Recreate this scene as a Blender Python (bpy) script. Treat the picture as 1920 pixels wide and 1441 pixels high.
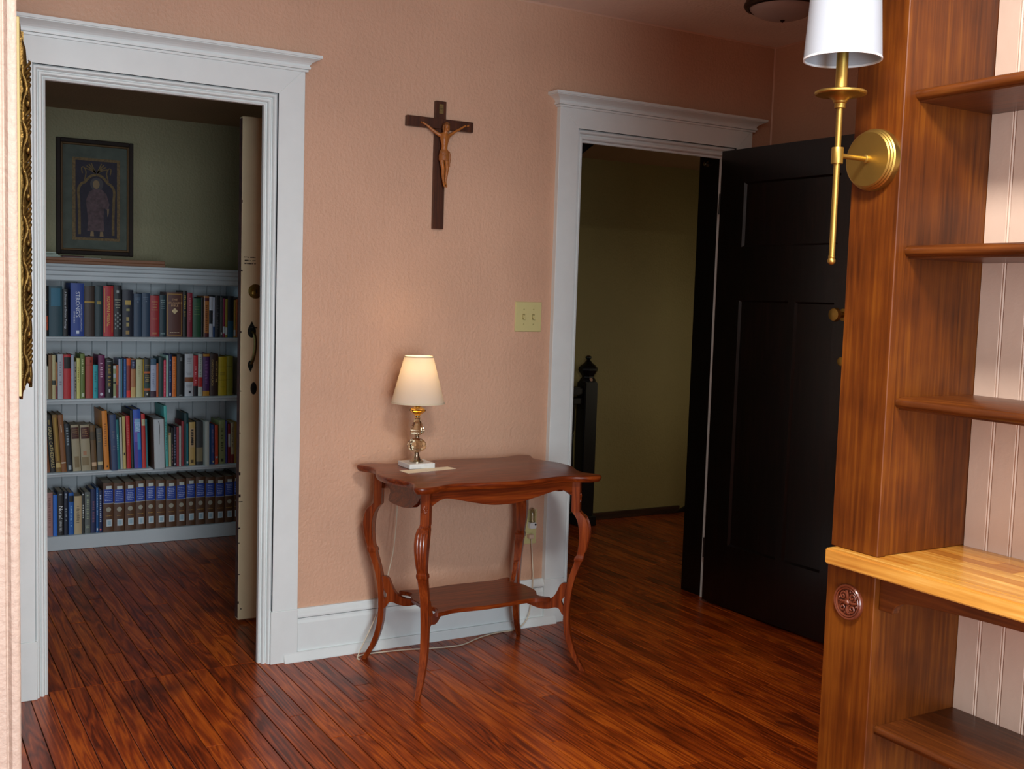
import bpy, bmesh, math, random
from mathutils import Vector, Matrix
random.seed(7)
for o in list(bpy.data.objects): bpy.data.objects.remove(o)
S = bpy.context.scene
COL = S.collection
# ------------------------------------------------------------------ camera
def make_camera():
    yaw, p, r = (math.radians(a) for a in (30.41951716, -4.73670643, 1.77740303))
    fwd = Vector((math.sin(yaw)*math.cos(p), math.cos(yaw)*math.cos(p), math.sin(p)))
    right = Vector((math.cos(yaw), -math.sin(yaw), 0)); up = right.cross(fwd)
    rr = right*math.cos(r)+up*math.sin(r); uu = up*math.cos(r)-right*math.sin(r)
    m = Matrix((rr, uu, -fwd)).transposed().to_4x4(); m.translation = (0, -3.7675, 1.37)
    c = bpy.data.cameras.new('camera'); c.sensor_width = 36; c.lens = 38.0157; c.clip_start = .05
    o = bpy.data.objects.new('camera', c); o.matrix_world = m; COL.objects.link(o); S.camera = o
make_camera()
# ------------------------------------------------------------------ world, lights, exposure
S.view_settings.view_transform = 'Standard'; S.view_settings.look = 'None'
S.view_settings.exposure = 0.0; S.view_settings.gamma = 1; S.view_settings.use_curve_mapping = False
w = bpy.data.worlds.new('World'); S.world = w; w.use_nodes = True
w.node_tree.nodes['Background'].inputs[0].default_value = (.55, .68, .9, 1)
w.node_tree.nodes['Background'].inputs[1].default_value = .6
def area(name, loc, target, sx, sy, power, col, shape='RECTANGLE', spread=180):
    l = bpy.data.lights.new(name, 'AREA'); l.shape = shape; l.size = sx; l.size_y = sy; l.energy = power; l.color = col
    l.spread = math.radians(spread)
    o = bpy.data.objects.new(name, l); o.location = loc
    o.rotation_euler = (Vector(target)-Vector(loc)).to_track_quat('-Z', 'Y').to_euler(); COL.objects.link(o); return o
# fill from an added unseen window behind the photographer; library side-window daylight
area('window_fill_light', (0.22, -5.93, 1.2), (0.22, 0, 1.35), 1.5, 1.75, 146, (.78, .9, 1.0))
area('bounce_fill_light', (0.9, -2.95, 2.40), (0.9, -2.95, 0), .42, .42, 54, (1.0, .97, .93), 'DISK')  # added fill standing in for flash bounced off the ceiling
area('library_window_light', (-1.12, 1.0, 1.35), (1.3, 1.75, .5), 1.0, 1.1, 4.5, (.55, .84, 1.0), spread=115)
area('hall_fill_light', (4.85, .55, 1.0), (3.6, 1.65, .9), .5, .8, 2.2, (1.0, .9, .66))  # added fill for the hall; no window stands there

# ------------------------------------------------------------------ material helpers
def lin(c):
    if isinstance(c, str):
        c = [int(c[i:i+2], 16)/255 for i in (0, 2, 4)]
    return tuple((x/12.92 if x <= .04045 else ((x+.055)/1.055)**2.4) for x in c)
MC = {}
def base(name):
    m = bpy.data.materials.new(name); m.use_nodes = True; nt = m.node_tree
    return m, nt, nt.nodes['Principled BSDF'], nt.nodes, nt.links
def mat(name, col, rough=.5, metal=0., bump=0., bscale=60, var=0., vscale=8, spec=None, coat=0., stretch=None):
    if name in MC: return MC[name]
    m, nt, b, N, L = base(name); MC[name] = m
    c = lin(col); b.inputs['Base Color'].default_value = (*c, 1); b.inputs['Roughness'].default_value = rough
    b.inputs['Metallic'].default_value = metal; b.inputs['Coat Weight'].default_value = coat
    if spec is not None: b.inputs['Specular IOR Level'].default_value = spec
    if bump or var:
        g = N.new('ShaderNodeNewGeometry'); src = g.outputs['Position']
        if stretch:
            mp = N.new('ShaderNodeMapping'); mp.inputs['Scale'].default_value = stretch; L.new(src, mp.inputs[0]); src = mp.outputs[0]
    if var:
        n = N.new('ShaderNodeTexNoise'); n.inputs['Scale'].default_value = vscale; n.inputs['Detail'].default_value = 5
        L.new(src, n.inputs['Vector'])
        r = N.new('ShaderNodeValToRGB'); r.color_ramp.elements[0].position = .3; r.color_ramp.elements[1].position = .7
        r.color_ramp.elements[0].color = (*[x*(1-var) for x in c], 1); r.color_ramp.elements[1].color = (*[min(1, x*(1+var)) for x in c], 1)
        L.new(n.outputs['Fac'], r.inputs[0]); L.new(r.outputs[0], b.inputs['Base Color'])
    if bump:
        n = N.new('ShaderNodeTexNoise'); n.inputs['Scale'].default_value = bscale; n.inputs['Detail'].default_value = 4; n.inputs['Roughness'].default_value = .6
        L.new(src, n.inputs['Vector'])
        bp = N.new('ShaderNodeBump'); bp.inputs['Strength'].default_value = bump; bp.inputs['Distance'].default_value = .01
        L.new(n.outputs['Fac'], bp.inputs['Height']); L.new(bp.outputs[0], b.inputs['Normal'])
    return m
def plaster(name, col, rough=.55):
    """old plaster under satin paint: soft undulation, brush ridges and scattered blobs"""
    m, nt, b, N, L = base(name)
    g = N.new('ShaderNodeNewGeometry'); c = lin(col)
    b.inputs['Roughness'].default_value = rough
    n0 = N.new('ShaderNodeTexNoise'); n0.inputs['Scale'].default_value = 2.2; n0.inputs['Detail'].default_value = 3
    n1 = N.new('ShaderNodeTexNoise'); n1.inputs['Scale'].default_value = 85; n1.inputs['Detail'].default_value = 3
    mp = N.new('ShaderNodeMapping'); mp.inputs['Scale'].default_value = (38, 38, 9)
    n2 = N.new('ShaderNodeTexNoise'); n2.inputs['Scale'].default_value = 1; n2.inputs['Detail'].default_value = 4; n2.inputs['Distortion'].default_value = 1.2
    v = N.new('ShaderNodeTexVoronoi'); v.inputs['Scale'].default_value = 13
    L.new(g.outputs['Position'], n0.inputs['Vector']); L.new(g.outputs['Position'], n1.inputs['Vector'])
    L.new(g.outputs['Position'], mp.inputs[0]); L.new(mp.outputs[0], n2.inputs['Vector']); L.new(g.outputs['Position'], v.inputs['Vector'])
    r = N.new('ShaderNodeValToRGB')
    r.color_ramp.elements[0].color = (*[x*.95 for x in c], 1); r.color_ramp.elements[1].color = (*[min(1, x*1.05) for x in c], 1)
    r.color_ramp.elements[0].position = .35; r.color_ramp.elements[1].position = .65
    L.new(n0.outputs['Fac'], r.inputs[0]); L.new(r.outputs[0], b.inputs['Base Color'])
    vr = N.new('ShaderNodeMapRange'); vr.inputs['From Min'].default_value = .0; vr.inputs['From Max'].default_value = .10; vr.inputs['To Min'].default_value = 1; vr.inputs['To Max'].default_value = 0
    L.new(v.outputs['Distance'], vr.inputs['Value'])
    msk = N.new('ShaderNodeMath'); msk.operation = 'GREATER_THAN'; msk.inputs[1].default_value = .54; L.new(n0.outputs['Fac'], msk.inputs[0])
    bl = N.new('ShaderNodeMath'); bl.operation = 'MULTIPLY'; L.new(vr.outputs[0], bl.inputs[0]); L.new(msk.outputs[0], bl.inputs[1])
    a1 = N.new('ShaderNodeMath'); a1.operation = 'MULTIPLY_ADD'; a1.inputs[1].default_value = .55
    L.new(n2.outputs['Fac'], a1.inputs[0]); L.new(n1.outputs['Fac'], a1.inputs[2])
    a2 = N.new('ShaderNodeMath'); a2.operation = 'MULTIPLY_ADD'; a2.inputs[1].default_value = .22; L.new(bl.outputs[0], a2.inputs[0]); L.new(a1.outputs[0], a2.inputs[2])
    bp = N.new('ShaderNodeBump'); bp.inputs['Strength'].default_value = .6; bp.inputs['Distance'].default_value = .0045
    L.new(a2.outputs[0], bp.inputs['Height']); L.new(bp.outputs[0], b.inputs['Normal'])
    return m
def wood(name, c0, c1, c2, axis='z', rough=.35, coat=.2, grain=1., blotch=.5, rnd=False, scale=1., ring=7., bump=.06, spec=.5):
    m, nt, b, N, L = base(name); b.inputs['Specular IOR Level'].default_value = spec
    g = N.new('ShaderNodeNewGeometry'); vec = g.outputs['Position']
    sc = [26*scale]*3; sc['xyz'.index(axis)] = 1.6*scale
    if rnd:
        oi = N.new('ShaderNodeObjectInfo')
        ml = N.new('ShaderNodeVectorMath'); ml.operation = 'MULTIPLY'; ml.inputs[1].default_value = (37, 91, 53)
        cb = N.new('ShaderNodeCombineXYZ')
        for i in range(3): L.new(oi.outputs['Random'], cb.inputs[i])
        L.new(cb.outputs[0], ml.inputs[0])
        ad = N.new('ShaderNodeVectorMath'); ad.operation = 'ADD'; L.new(vec, ad.inputs[0]); L.new(ml.outputs[0], ad.inputs[1]); vec = ad.outputs[0]
    mp = N.new('ShaderNodeMapping'); mp.inputs['Scale'].default_value = sc; L.new(vec, mp.inputs[0])
    n = N.new('ShaderNodeTexNoise'); n.inputs['Scale'].default_value = .55; n.inputs['Detail'].default_value = 2.5; n.inputs['Distortion'].default_value = .5
    L.new(mp.outputs[0], n.inputs['Vector'])
    k = N.new('ShaderNodeMath'); k.operation = 'MULTIPLY'; k.inputs[1].default_value = ring; L.new(n.outputs['Fac'], k.inputs[0])
    pp = N.new('ShaderNodeMath'); pp.operation = 'PINGPONG'; pp.inputs[1].default_value = .5; L.new(k.outputs[0], pp.inputs[0])
    mp2 = N.new('ShaderNodeMapping'); sc2 = [170*scale]*3; sc2['xyz'.index(axis)] = 7*scale; mp2.inputs['Scale'].default_value = sc2; L.new(vec, mp2.inputs[0])
    f = N.new('ShaderNodeTexNoise'); f.inputs['Scale'].default_value = 1; f.inputs['Detail'].default_value = 3; L.new(mp2.outputs[0], f.inputs['Vector'])
    q = N.new('ShaderNodeTexNoise'); q.inputs['Scale'].default_value = 5; q.inputs['Detail'].default_value = 3; L.new(vec, q.inputs['Vector'])
    # t = ring*grain*1.1 + fine*.7 + blotch
    s1 = N.new('ShaderNodeMath'); s1.operation = 'MULTIPLY_ADD'; s1.inputs[1].default_value = .85*grain; L.new(pp.outputs[0], s1.inputs[0])
    s2 = N.new('ShaderNodeMath'); s2.operation = 'MULTIPLY_ADD'; s2.inputs[1].default_value = .8; s2.inputs[2].default_value = -.12-.21*grain-.5*blotch+.0; L.new(f.outputs['Fac'], s2.inputs[0]); L.new(s2.outputs[0], s1.inputs[2])
    s3 = N.new('ShaderNodeMath'); s3.operation = 'MULTIPLY_ADD'; s3.inputs[1].default_value = blotch; L.new(q.outputs['Fac'], s3.inputs[0]); L.new(s1.outputs[0], s3.inputs[2])
    s4 = N.new('ShaderNodeMath'); s4.operation = 'ADD'; s4.inputs[1].default_value = .22; L.new(s3.outputs[0], s4.inputs[0])
    fac = s4.outputs[0]
    if rnd:
        t = N.new('ShaderNodeMath'); t.operation = 'MULTIPLY_ADD'; t.inputs[1].default_value = .34; t.inputs[2].default_value = -.17
        L.new(oi.outputs['Random'], t.inputs[0]); t2 = N.new('ShaderNodeMath'); t2.operation = 'ADD'; L.new(fac, t2.inputs[0]); L.new(t.outputs[0], t2.inputs[1]); fac = t2.outputs[0]
    r = N.new('ShaderNodeValToRGB'); e = r.color_ramp.elements
    e[0].position = .12; e[0].color = (*lin(c0), 1); e[1].position = .88; e[1].color = (*lin(c2), 1)
    x = e.new(.5); x.color = (*lin(c1), 1)
    L.new(fac, r.inputs[0]); out = r.outputs[0]
    if rnd:   # worn dark stains in the varnish
        st = N.new('ShaderNodeTexNoise'); st.inputs['Scale'].default_value = 1.9; st.inputs['Detail'].default_value = 5; st.inputs['Roughness'].default_value = .62
        L.new(g.outputs['Position'], st.inputs['Vector'])
        sr = N.new('ShaderNodeMapRange'); sr.inputs['From Min'].default_value = .57; sr.inputs['From Max'].default_value = .72; sr.inputs['To Max'].default_value = .6
        L.new(st.outputs['Fac'], sr.inputs['Value'])
        mx = N.new('ShaderNodeMix'); mx.data_type = 'RGBA'; mx.inputs['B'].default_value = (*lin('2a150c'), 1)
        L.new(sr.outputs[0], mx.inputs['Factor']); L.new(out, mx.inputs['A']); out = mx.outputs['Result']
    L.new(out, b.inputs['Base Color'])
    b.inputs['Roughness'].default_value = rough; b.inputs['Coat Weight'].default_value = coat; b.inputs['Coat Roughness'].default_value = .18
    if bump:
        bp = N.new('ShaderNodeBump'); bp.inputs['Strength'].default_value = bump; bp.inputs['Distance'].default_value = .004
        L.new(fac, bp.inputs['Height']); L.new(bp.outputs[0], b.inputs['Normal'])
    return m
def glass(name, col, rough=.0, ior=1.5):
    m, nt, b, N, L = base(name)
    b.inputs['Base Color'].default_value = (*lin(col), 1); b.inputs['Roughness'].default_value = rough
    b.inputs['Transmission Weight'].default_value = 1; b.inputs['IOR'].default_value = ior
    return m
def fabric(name, col, trans):
    m, nt, b, N, L = base(name)
    b.inputs['Base Color'].default_value = (*lin(col), 1); b.inputs['Roughness'].default_value = .9
    t = N.new('ShaderNodeBsdfTranslucent'); t.inputs['Color'].default_value = (*lin(col), 1)
    mx = N.new('ShaderNodeMixShader'); mx.inputs[0].default_value = trans
    w_ = N.new('ShaderNodeTexNoise'); w_.inputs['Scale'].default_value = 400; g = N.new('ShaderNodeNewGeometry'); L.new(g.outputs['Position'], w_.inputs['Vector'])
    bp = N.new('ShaderNodeBump'); bp.inputs['Strength'].default_value = .15; bp.inputs['Distance'].default_value = .001; L.new(w_.outputs['Fac'], bp.inputs['Height']); L.new(bp.outputs[0], b.inputs['Normal'])
    L.new(b.outputs[0], mx.inputs[1]); L.new(t.outputs[0], mx.inputs[2]); L.new(mx.outputs[0], N['Material Output'].inputs[0])
    return m
def emit(name, col, st):
    m, nt, b, N, L = base(name)
    b.inputs['Emission Color'].default_value = (*lin(col), 1); b.inputs['Emission Strength'].default_value = st
    b.inputs['Base Color'].default_value = (*lin(col), 1); return m
PINK = plaster('pink_plaster', 'cda387')
PINKL = plaster('pale_pink_plaster', 'bfa999')
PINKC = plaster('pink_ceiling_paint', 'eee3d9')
GREEN = plaster('green_plaster', '928a68', .6)
OLIVE = plaster('olive_plaster', '8a7c4a', .6)
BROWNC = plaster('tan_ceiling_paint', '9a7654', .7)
WHITE = mat('white_trim_paint', 'dee6e5', .33, bump=.035, bscale=25, var=.02, vscale=14)
WHITEB = mat('white_shelf_paint', 'bfc5c8', .4, bump=.06, bscale=30)
CREAM = mat('cream_door_paint', 'd6c6a0', .45, bump=.1, bscale=30, var=.04, vscale=10)
BEAD = mat('pink_beadboard_paint', 'd9bda9', .42, bump=.1, bscale=35, var=.02)
BLACKW = wood('black_stained_wood', '050303', '0b0606', '180c09', 'z', .34, .25, 1, .4)
BLACKJ = wood('black_jamb_wood', '040303', '070505', '0d0908', 'z', .45, .1, 1, .4)
BROWNB = wood('dark_hall_wood', '22140c', '34200f', '442a18', 'x', .4, .1)
MAPLE = wood('stained_maple_upright', '3e1902', '5e2c06', '7a420d', 'z', .42, .06, .5, 1.25, scale=.8, spec=.3)
MAPLES = wood('stained_maple_shelf', '381705', '572a0b', '764014', 'y', .36, .15, .5, .8, spec=.4)
BUTCH = wood('butcher_block_maple', 'ac6c25', 'd0943e', 'e8bb68', 'y', .3, .35, .8, .5, rnd=False, scale=.8)
def tint(m, f, name):
    n = m.copy(); n.name = name
    for x in n.node_tree.nodes:
        if x.type == 'VALTORGB':
            for e in x.color_ramp.elements: e.color = (*[min(1, c*k) for c, k in zip(e.color[:3], f)], 1)
    return n
BUTCHES = [BUTCH, tint(BUTCH, (.85, .72, .55), 'butcher_block_amber'), tint(BUTCH, (.62, .45, .32), 'butcher_block_brown'), tint(BUTCH, (1.1, 1.12, 1.15), 'butcher_block_pale')]
OAK = wood('varnished_oak_floor', '5a1f05', '983e0e', 'c86218', 'y', .33, .04, 1.0, .5, rnd=True, ring=10., spec=.28)
TAB = wood('mahogany_table_wood', '481a08', '702c0d', '924415', 'x', .3, .15, .8, .35, spec=.35)
TABL = wood('mahogany_leg_wood', '4f1d0a', '7a3212', '9a4a1d', 'z', .26, .35, .7, .35)
CRW = wood('crucifix_walnut', '2c140a', '46220f', '5e3118', 'z', .45, .05, .8, .3)
CORP = mat('carved_boxwood', 'a8652c', .38, bump=.2, bscale=120, var=.2, vscale=60)
BRASS = mat('brushed_brass', 'b8984f', .42, 1., bump=.03, bscale=200)
ABRASS = mat('aged_brass', '8a7038', .35, 1.)
BRONZE = mat('dark_bronze', '3a2a20', .4, .9)
NICKEL = mat('tarnished_nickel', 'b8ae98', .2, 1.)
IRON = mat('dark_iron', '2a2c28', .5, .8, bump=.2, bscale=90)
GILT = mat('antique_gilt', '5c4722', .36, .9, bump=.25, bscale=140, var=.35, vscale=45)
GILTL = mat('bright_gilt_edge', '96865a', .45, .6)
IVORY = mat('ivory_plastic', 'c9bf86', .4)
WPLAST = mat('white_plastic', 'd8d8d4', .4)
PAPER = mat('cream_paper', 'efe6cf', .8)
MARBLE = mat('white_marble', 'dfe3e0', .25, var=.06, vscale=45)
SHADEW = fabric('white_linen_shade', 'b4bac3', .2)
SHADEC = fabric('cream_linen_shade', 'ebe2d2', .4)
OPAL = mat('frosted_glass_dome', 'a89c98', .35)
CRYST = glass('smoky_crystal', 'ece4c4'); AMBER = glass('amber_crystal', 'f2c04a', .02)
CLEARP = glass('clear_plastic', 'f2efe6', .15, 1.3)
PAGES = mat('book_pages', 'b9b2a0', .9, bump=.3, bscale=300, stretch=(8, 1, 1))
GOLDT = mat('gold_lettering', 'c8a050', .4, .3)
PICGL = mat('print_ground', '2a2430', .6)

# ------------------------------------------------------------------ geometry helpers
OFF = {}
def finish(name, me, m, parent, smooth, local):
    off = Vector((0, 0, 0))
    if parent is not None: off = OFF.get(parent.name, Vector((0, 0, 0)))
    if not local and off.length: me.transform(Matrix.Translation(-off))
    if m is not None: me.materials.append(m)
    if smooth:
        for p in me.polygons: p.use_smooth = True
        if smooth != 'all':
            try: me.set_sharp_from_angle(angle=math.radians(smooth if isinstance(smooth, (int, float)) and smooth is not True else 40))
            except Exception: pass
    o = bpy.data.objects.new(name, me); COL.objects.link(o)
    if parent is not None: o.parent = parent; OFF[o.name] = off
    return o
def mesh(name, v, f, m, parent=None, smooth=False, local=False):
    me = bpy.data.meshes.new(name); me.from_pydata([tuple(x) for x in v], [], f); me.update()
    bm = bmesh.new(); bm.from_mesh(me); bmesh.ops.recalc_face_normals(bm, faces=bm.faces); bm.to_mesh(me); bm.free()
    return finish(name, me, m, parent, smooth, local)
class B:
    """collects solids into one mesh"""
    def __init__(s): s.v = []; s.f = []
    def add(s, v, f):
        n = len(s.v); s.v += [tuple(x) for x in v]; s.f += [tuple(i+n for i in q) for q in f]; return s
    def box(s, x0, x1, y0, y1, z0, z1):
        v = [(x, y, z) for z in (z0, z1) for y in (y0, y1) for x in (x0, x1)]
        return s.add(v, [(0, 2, 3, 1), (4, 5, 7, 6), (0, 1, 5, 4), (2, 6, 7, 3), (0, 4, 6, 2), (1, 3, 7, 5)])
    def prism(s, pts, ax, a0, a1):
        """pts 2D outline in the plane across axis ax ('x': (y,z), 'y': (x,z), 'z': (x,y))"""
        def P(p, a): return {'x': (a, p[0], p[1]), 'y': (p[0], a, p[1]), 'z': (p[0], p[1], a)}[ax]
        n = len(pts); v = [P(p, a0) for p in pts]+[P(p, a1) for p in pts]
        return s.add(v, [tuple(range(n)), tuple(range(2*n-1, n-1, -1))]+[(i, (i+1) % n, n+(i+1) % n, n+i) for i in range(n)])
    def lathe(s, prof, n=24, M=None, cap=True):
        v = []; f = []
        for r, z in prof:
            for k in range(n):
                a = 2*math.pi*k/n; v.append(Vector((r*math.cos(a), r*math.sin(a), z)))
        for i in range(len(prof)-1):
            for k in range(n):
                f.append((i*n+k, i*n+(k+1) % n, (i+1)*n+(k+1) % n, (i+1)*n+k))
        if cap: f.append(tuple(range(n-1, -1, -1))); f.append(tuple((len(prof)-1)*n+k for k in range(n)))
        if M is not None: v = [M @ x for x in v]
        return s.add(v, f)
    def tube(s, pts, r, n=8, closed=False):
        pts = [Vector(p) for p in pts]; v = []; f = []; m = len(pts); ref = None
        for i, p in enumerate(pts):
            t = (pts[min(i+1, m-1)]-pts[max(i-1, 0)]).normalized() if not closed else (pts[(i+1) % m]-pts[i-1]).normalized()
            if ref is None:
                ref = t.orthogonal().normalized()
            ref = (ref-t*ref.dot(t)).normalized(); b2 = t.cross(ref)
            rr = r[i] if isinstance(r, (list, tuple)) else r
            for k in range(n):
                a = 2*math.pi*k/n; v.append(p+(ref*math.cos(a)+b2*math.sin(a))*rr)
        for i in range(m-1 if not closed else m):
            j = (i+1) % m
            for k in range(n): f.append((i*n+k, i*n+(k+1) % n, j*n+(k+1) % n, j*n+k))
        if not closed: f.append(tuple(range(n-1, -1, -1))); f.append(tuple((m-1)*n+k for k in range(n)))
        return s.add(v, f)
    def ell(s, c, r, n=10, M=None):
        prof = [(math.sin(math.pi*i/8), -math.cos(math.pi*i/8)) for i in range(9)]
        prof[0] = (.02, -1); prof[-1] = (.02, 1)
        T = Matrix.Translation(c) @ (M.to_4x4() if M is not None else Matrix.Identity(4)) @ Matrix.Diagonal((*r, 1))
        return s.lathe(prof, n, T)
    def loft(s, secs):
        """list of rings of equal length"""
        n = len(secs[0]); v = [p for r in secs for p in r]; f = []
        for i in range(len(secs)-1):
            for k in range(n): f.append((i*n+k, i*n+(k+1) % n, (i+1)*n+(k+1) % n, (i+1)*n+k))
        f.append(tuple(range(n-1, -1, -1))); f.append(tuple((len(secs)-1)*n+k for k in range(n)))
        return s.add(v, f)
    def obj(s, name, m, parent=None, smooth=False, bevel=0, seg=1, local=False):
        me = bpy.data.meshes.new(name); me.from_pydata(s.v, [], s.f); me.update()
        bm = bmesh.new(); bm.from_mesh(me)
        bmesh.ops.recalc_face_normals(bm, faces=bm.faces)
        if bevel:
            ed = [e for e in bm.edges if len(e.link_faces) == 2 and e.calc_face_angle(0) > .5]
            bmesh.ops.bevel(bm, geom=ed, offset=bevel, segments=seg, affect='EDGES', clamp_overlap=True)
        bm.to_mesh(me); bm.free()
        return finish(name, me, m, parent, smooth, local)
def tag(o, label, cat, group=None, kind=None):
    o['label'] = label; o['category'] = cat
    if group: o['group'] = group
    if kind: o['kind'] = kind
    return o
def thing(name, label, cat, loc=(0, 0, 0), rot=(0, 0, 0), group=None, kind=None):
    o = bpy.data.objects.new(name, None); COL.objects.link(o); o.location = loc; o.rotation_euler = rot
    o.empty_display_size = .1; OFF[o.name] = Vector(loc)
    return tag(o, label, cat, group, kind)
def box(name, x0, x1, y0, y1, z0, z1, m, parent=None, bevel=0, seg=1, local=False, smooth=False):
    return B().box(x0, x1, y0, y1, z0, z1).obj(name, m, parent, smooth, bevel, seg, local)
def AX(loc, axis):
    """matrix that turns the lathe axis z onto a direction at loc"""
    return Matrix.Translation(loc) @ Vector(axis).to_track_quat('Z', 'Y').to_matrix().to_4x4()
TX = {}
def text_geo(s, size):
    k = s
    if k not in TX:
        c = bpy.data.curves.new('t', 'FONT'); c.body = s; c.align_x = 'CENTER'; c.align_y = 'CENTER'; c.resolution_u = 2
        o = bpy.data.objects.new('t', c); COL.objects.link(o)
        dg = bpy.context.evaluated_depsgraph_get(); me = bpy.data.meshes.new_from_object(o.evaluated_get(dg))
        TX[k] = ([v.co.copy() for v in me.vertices], [tuple(p.vertices) for p in me.polygons])
        bpy.data.objects.remove(o); bpy.data.curves.remove(c); bpy.data.meshes.remove(me)
    v, f = TX[k]; return [x*size for x in v], f
def cat_rom(pts, n=6, closed=False):
    out = []; m = len(pts)
    rng = range(m if closed else m-1)
    for i in rng:
        p0, p1, p2, p3 = (pts[(i-1) % m], pts[i], pts[(i+1) % m], pts[(i+2) % m]) if closed else (pts[max(i-1, 0)], pts[i], pts[i+1], pts[min(i+2, m-1)])
        for k in range(n):
            t = k/n
            out.append(tuple(.5*((2*b)+(c-a)*t+(2*a-5*b+4*c-d)*t*t+(3*b-a-3*c+d)*t**3) for a, b, c, d in zip(p0, p1, p2, p3)))
    if not closed: out.append(tuple(pts[-1]))
    return out

# ================================================================== THE SETTING
def struct(o, label, cat): return tag(o, label, cat, kind='structure')
# ---- walls and ceilings
CZ = 2.528
b = B()
for x0, x1, z0, z1 in ((-1.3, .40, 0, CZ+.1), (.40, 1.245, 2.075, CZ+.1), (1.245, 2.455, 0, CZ+.1), (2.455, 3.29, 2.06, CZ+.1), (3.29, 5.1, 0, CZ+.1)):
    b.box(x0, x1, 0, .15, z0, z1)
struct(b.obj('wall_back', PINK), 'pink plaster wall with the crucifix and two door openings', 'wall')
struct(box('wall_right', 3.55, 3.65, -2.17, 0, 0, CZ+.1, PINK), 'pink wall behind the open black door', 'wall')
b = B().box(2.0, 2.1, -6.1, -2.17, 0, CZ+.1).box(2.1, 3.65, -2.27, -2.17, 0, CZ+.1)
struct(b.obj('wall_bookcase', PINKL), 'pink wall that carries the stained wood bookcase', 'wall')
pl = [(-1.8, 0), (-1.8, -1.93), (.1655, -1.93), (.1675, -1.9265), (.1695, -1.926), (.1715, -1.9285), (.174, -1.9315), (.180, -1.9325), (.1848, -1.931), (.1872, -1.928), (.188, -1.923), (.188, 0)]
struct(B().prism(pl, 'z', 0, CZ+.1).obj('wall_left', PINKL, smooth=35), 'bright pink wall end with beaded corner at left edge', 'wall')
struct(box('wall_near_left', -1.8, -1.7, -6.1, -1.93, 0, CZ+.1, PINKL), 'pink side wall of the near room, left of the camera', 'wall')
b = B().box(-1.7, -.58, -6.1, -6, 0, CZ+.1).box(1.02, 2.0, -6.1, -6, 0, CZ+.1).box(-.58, 1.02, -6.1, -6, 0, .28).box(-.58, 1.02, -6.1, -6, 2.2, CZ+.1)
struct(b.obj('wall_near_back', PINKL), 'pink wall with added window opening behind the camera', 'wall')
struct(box('ceiling', -1.8, 3.65, -6.1, 0, CZ, CZ+.1, PINKC), 'dim tan-pink painted ceiling of the front room', 'ceiling')
struct(box('wall_library', -1.3, 2.15, 2.40, 2.5, 0, 2.4, GREEN), 'sage green wall above the library bookcase', 'wall')
struct(box('wall_library_left', -1.4, -1.3, .15, 2.5, 0, 2.4, GREEN), 'green side wall of the library, out of view', 'wall')
struct(box('wall_library_right', 2.1, 2.2, .15, 2.5, 0, 2.4, GREEN), 'green wall between the library and the hall', 'wall')
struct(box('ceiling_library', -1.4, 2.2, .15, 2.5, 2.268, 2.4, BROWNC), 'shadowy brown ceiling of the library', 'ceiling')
struct(box('wall_hall', 2.2, 5.1, 1.65, 1.75, 0, 2.4, OLIVE), 'dim olive plaster wall of the stair hall', 'wall')
struct(box('wall_hall_right', 5.0, 5.1, .15, 1.65, 0, 2.4, OLIVE), 'olive end wall of the stair hall, out of view', 'wall')
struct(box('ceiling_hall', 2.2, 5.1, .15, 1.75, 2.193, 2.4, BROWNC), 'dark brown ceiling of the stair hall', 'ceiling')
t = thing('trim_4', 'thin pale caulk line along the ceiling and wall corner', 'trim', (3.54, -.004, 0), kind='structure')
CAULK = mat('pale_caulk', 'dcb8a0', .6)
B().prism([(0, CZ), (-.006, CZ), (-.002, CZ-.0035), (0, CZ-.006)], 'x', .19, 3.55).obj('ceiling_caulk', CAULK, t)
B().prism([(3.55, CZ), (3.544, CZ), (3.548, CZ-.0035), (3.55, CZ-.006)], 'y', -2.17, 0).obj('ceiling_caulk', CAULK, t)
B().prism([(3.55, 0), (3.545, 0), (3.5475, -.0025), (3.55, -.005)], 'z', .19, CZ).obj('corner_caulk', CAULK, t)
# ---- unseen window added behind the camera, sized for its light
def window(name, label, x0, x1, y0, y1, z0, z1, ax):
    t = thing(name, label, 'window', ((x0+x1)/2, (y0+y1)/2, z0), kind='structure')
    w_ = .05
    def P(a0, a1, c0, c1, d, nm, m):
        if ax == 'y': box(nm, a0, a1, y0+d, y1-d, c0, c1, m, t, .003)
        else: box(nm, x0+d, x1-d, a0, a1, c0, c1, m, t, .003)
    A0, A1 = (x0, x1) if ax == 'y' else (y0, y1)
    P(A0, A0+w_, z0, z1, 0, 'window_frame', WHITE); P(A1-w_, A1, z0, z1, 0, 'window_frame', WHITE)
    P(A0+w_, A1-w_, z0, z0+w_, 0, 'window_frame', WHITE); P(A0+w_, A1-w_, z1-w_, z1, 0, 'window_frame', WHITE)
    zm = (z0+z1)/2; P(A0+w_, A1-w_, zm-.02, zm+.02, .01, 'meeting_rail', WHITE)
    P(A0+w_, A1-w_, z0+w_, zm-.02, (y1-y0 if ax == 'y' else x1-x0)/2-.003, 'pane', CLEARP); P(A0+w_, A1-w_, zm+.02, z1-w_, (y1-y0 if ax == 'y' else x1-x0)/2-.003, 'pane', CLEARP)
window('window_1', 'added white sash window, unseen behind the camera', -.58, 1.02, -6.09, -6.02, .28, 2.2, 'y')
window('window_2', 'white sash window in the library side wall', -1.3, -1.24, .45, 1.55, .75, 1.95, 'x')
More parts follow.
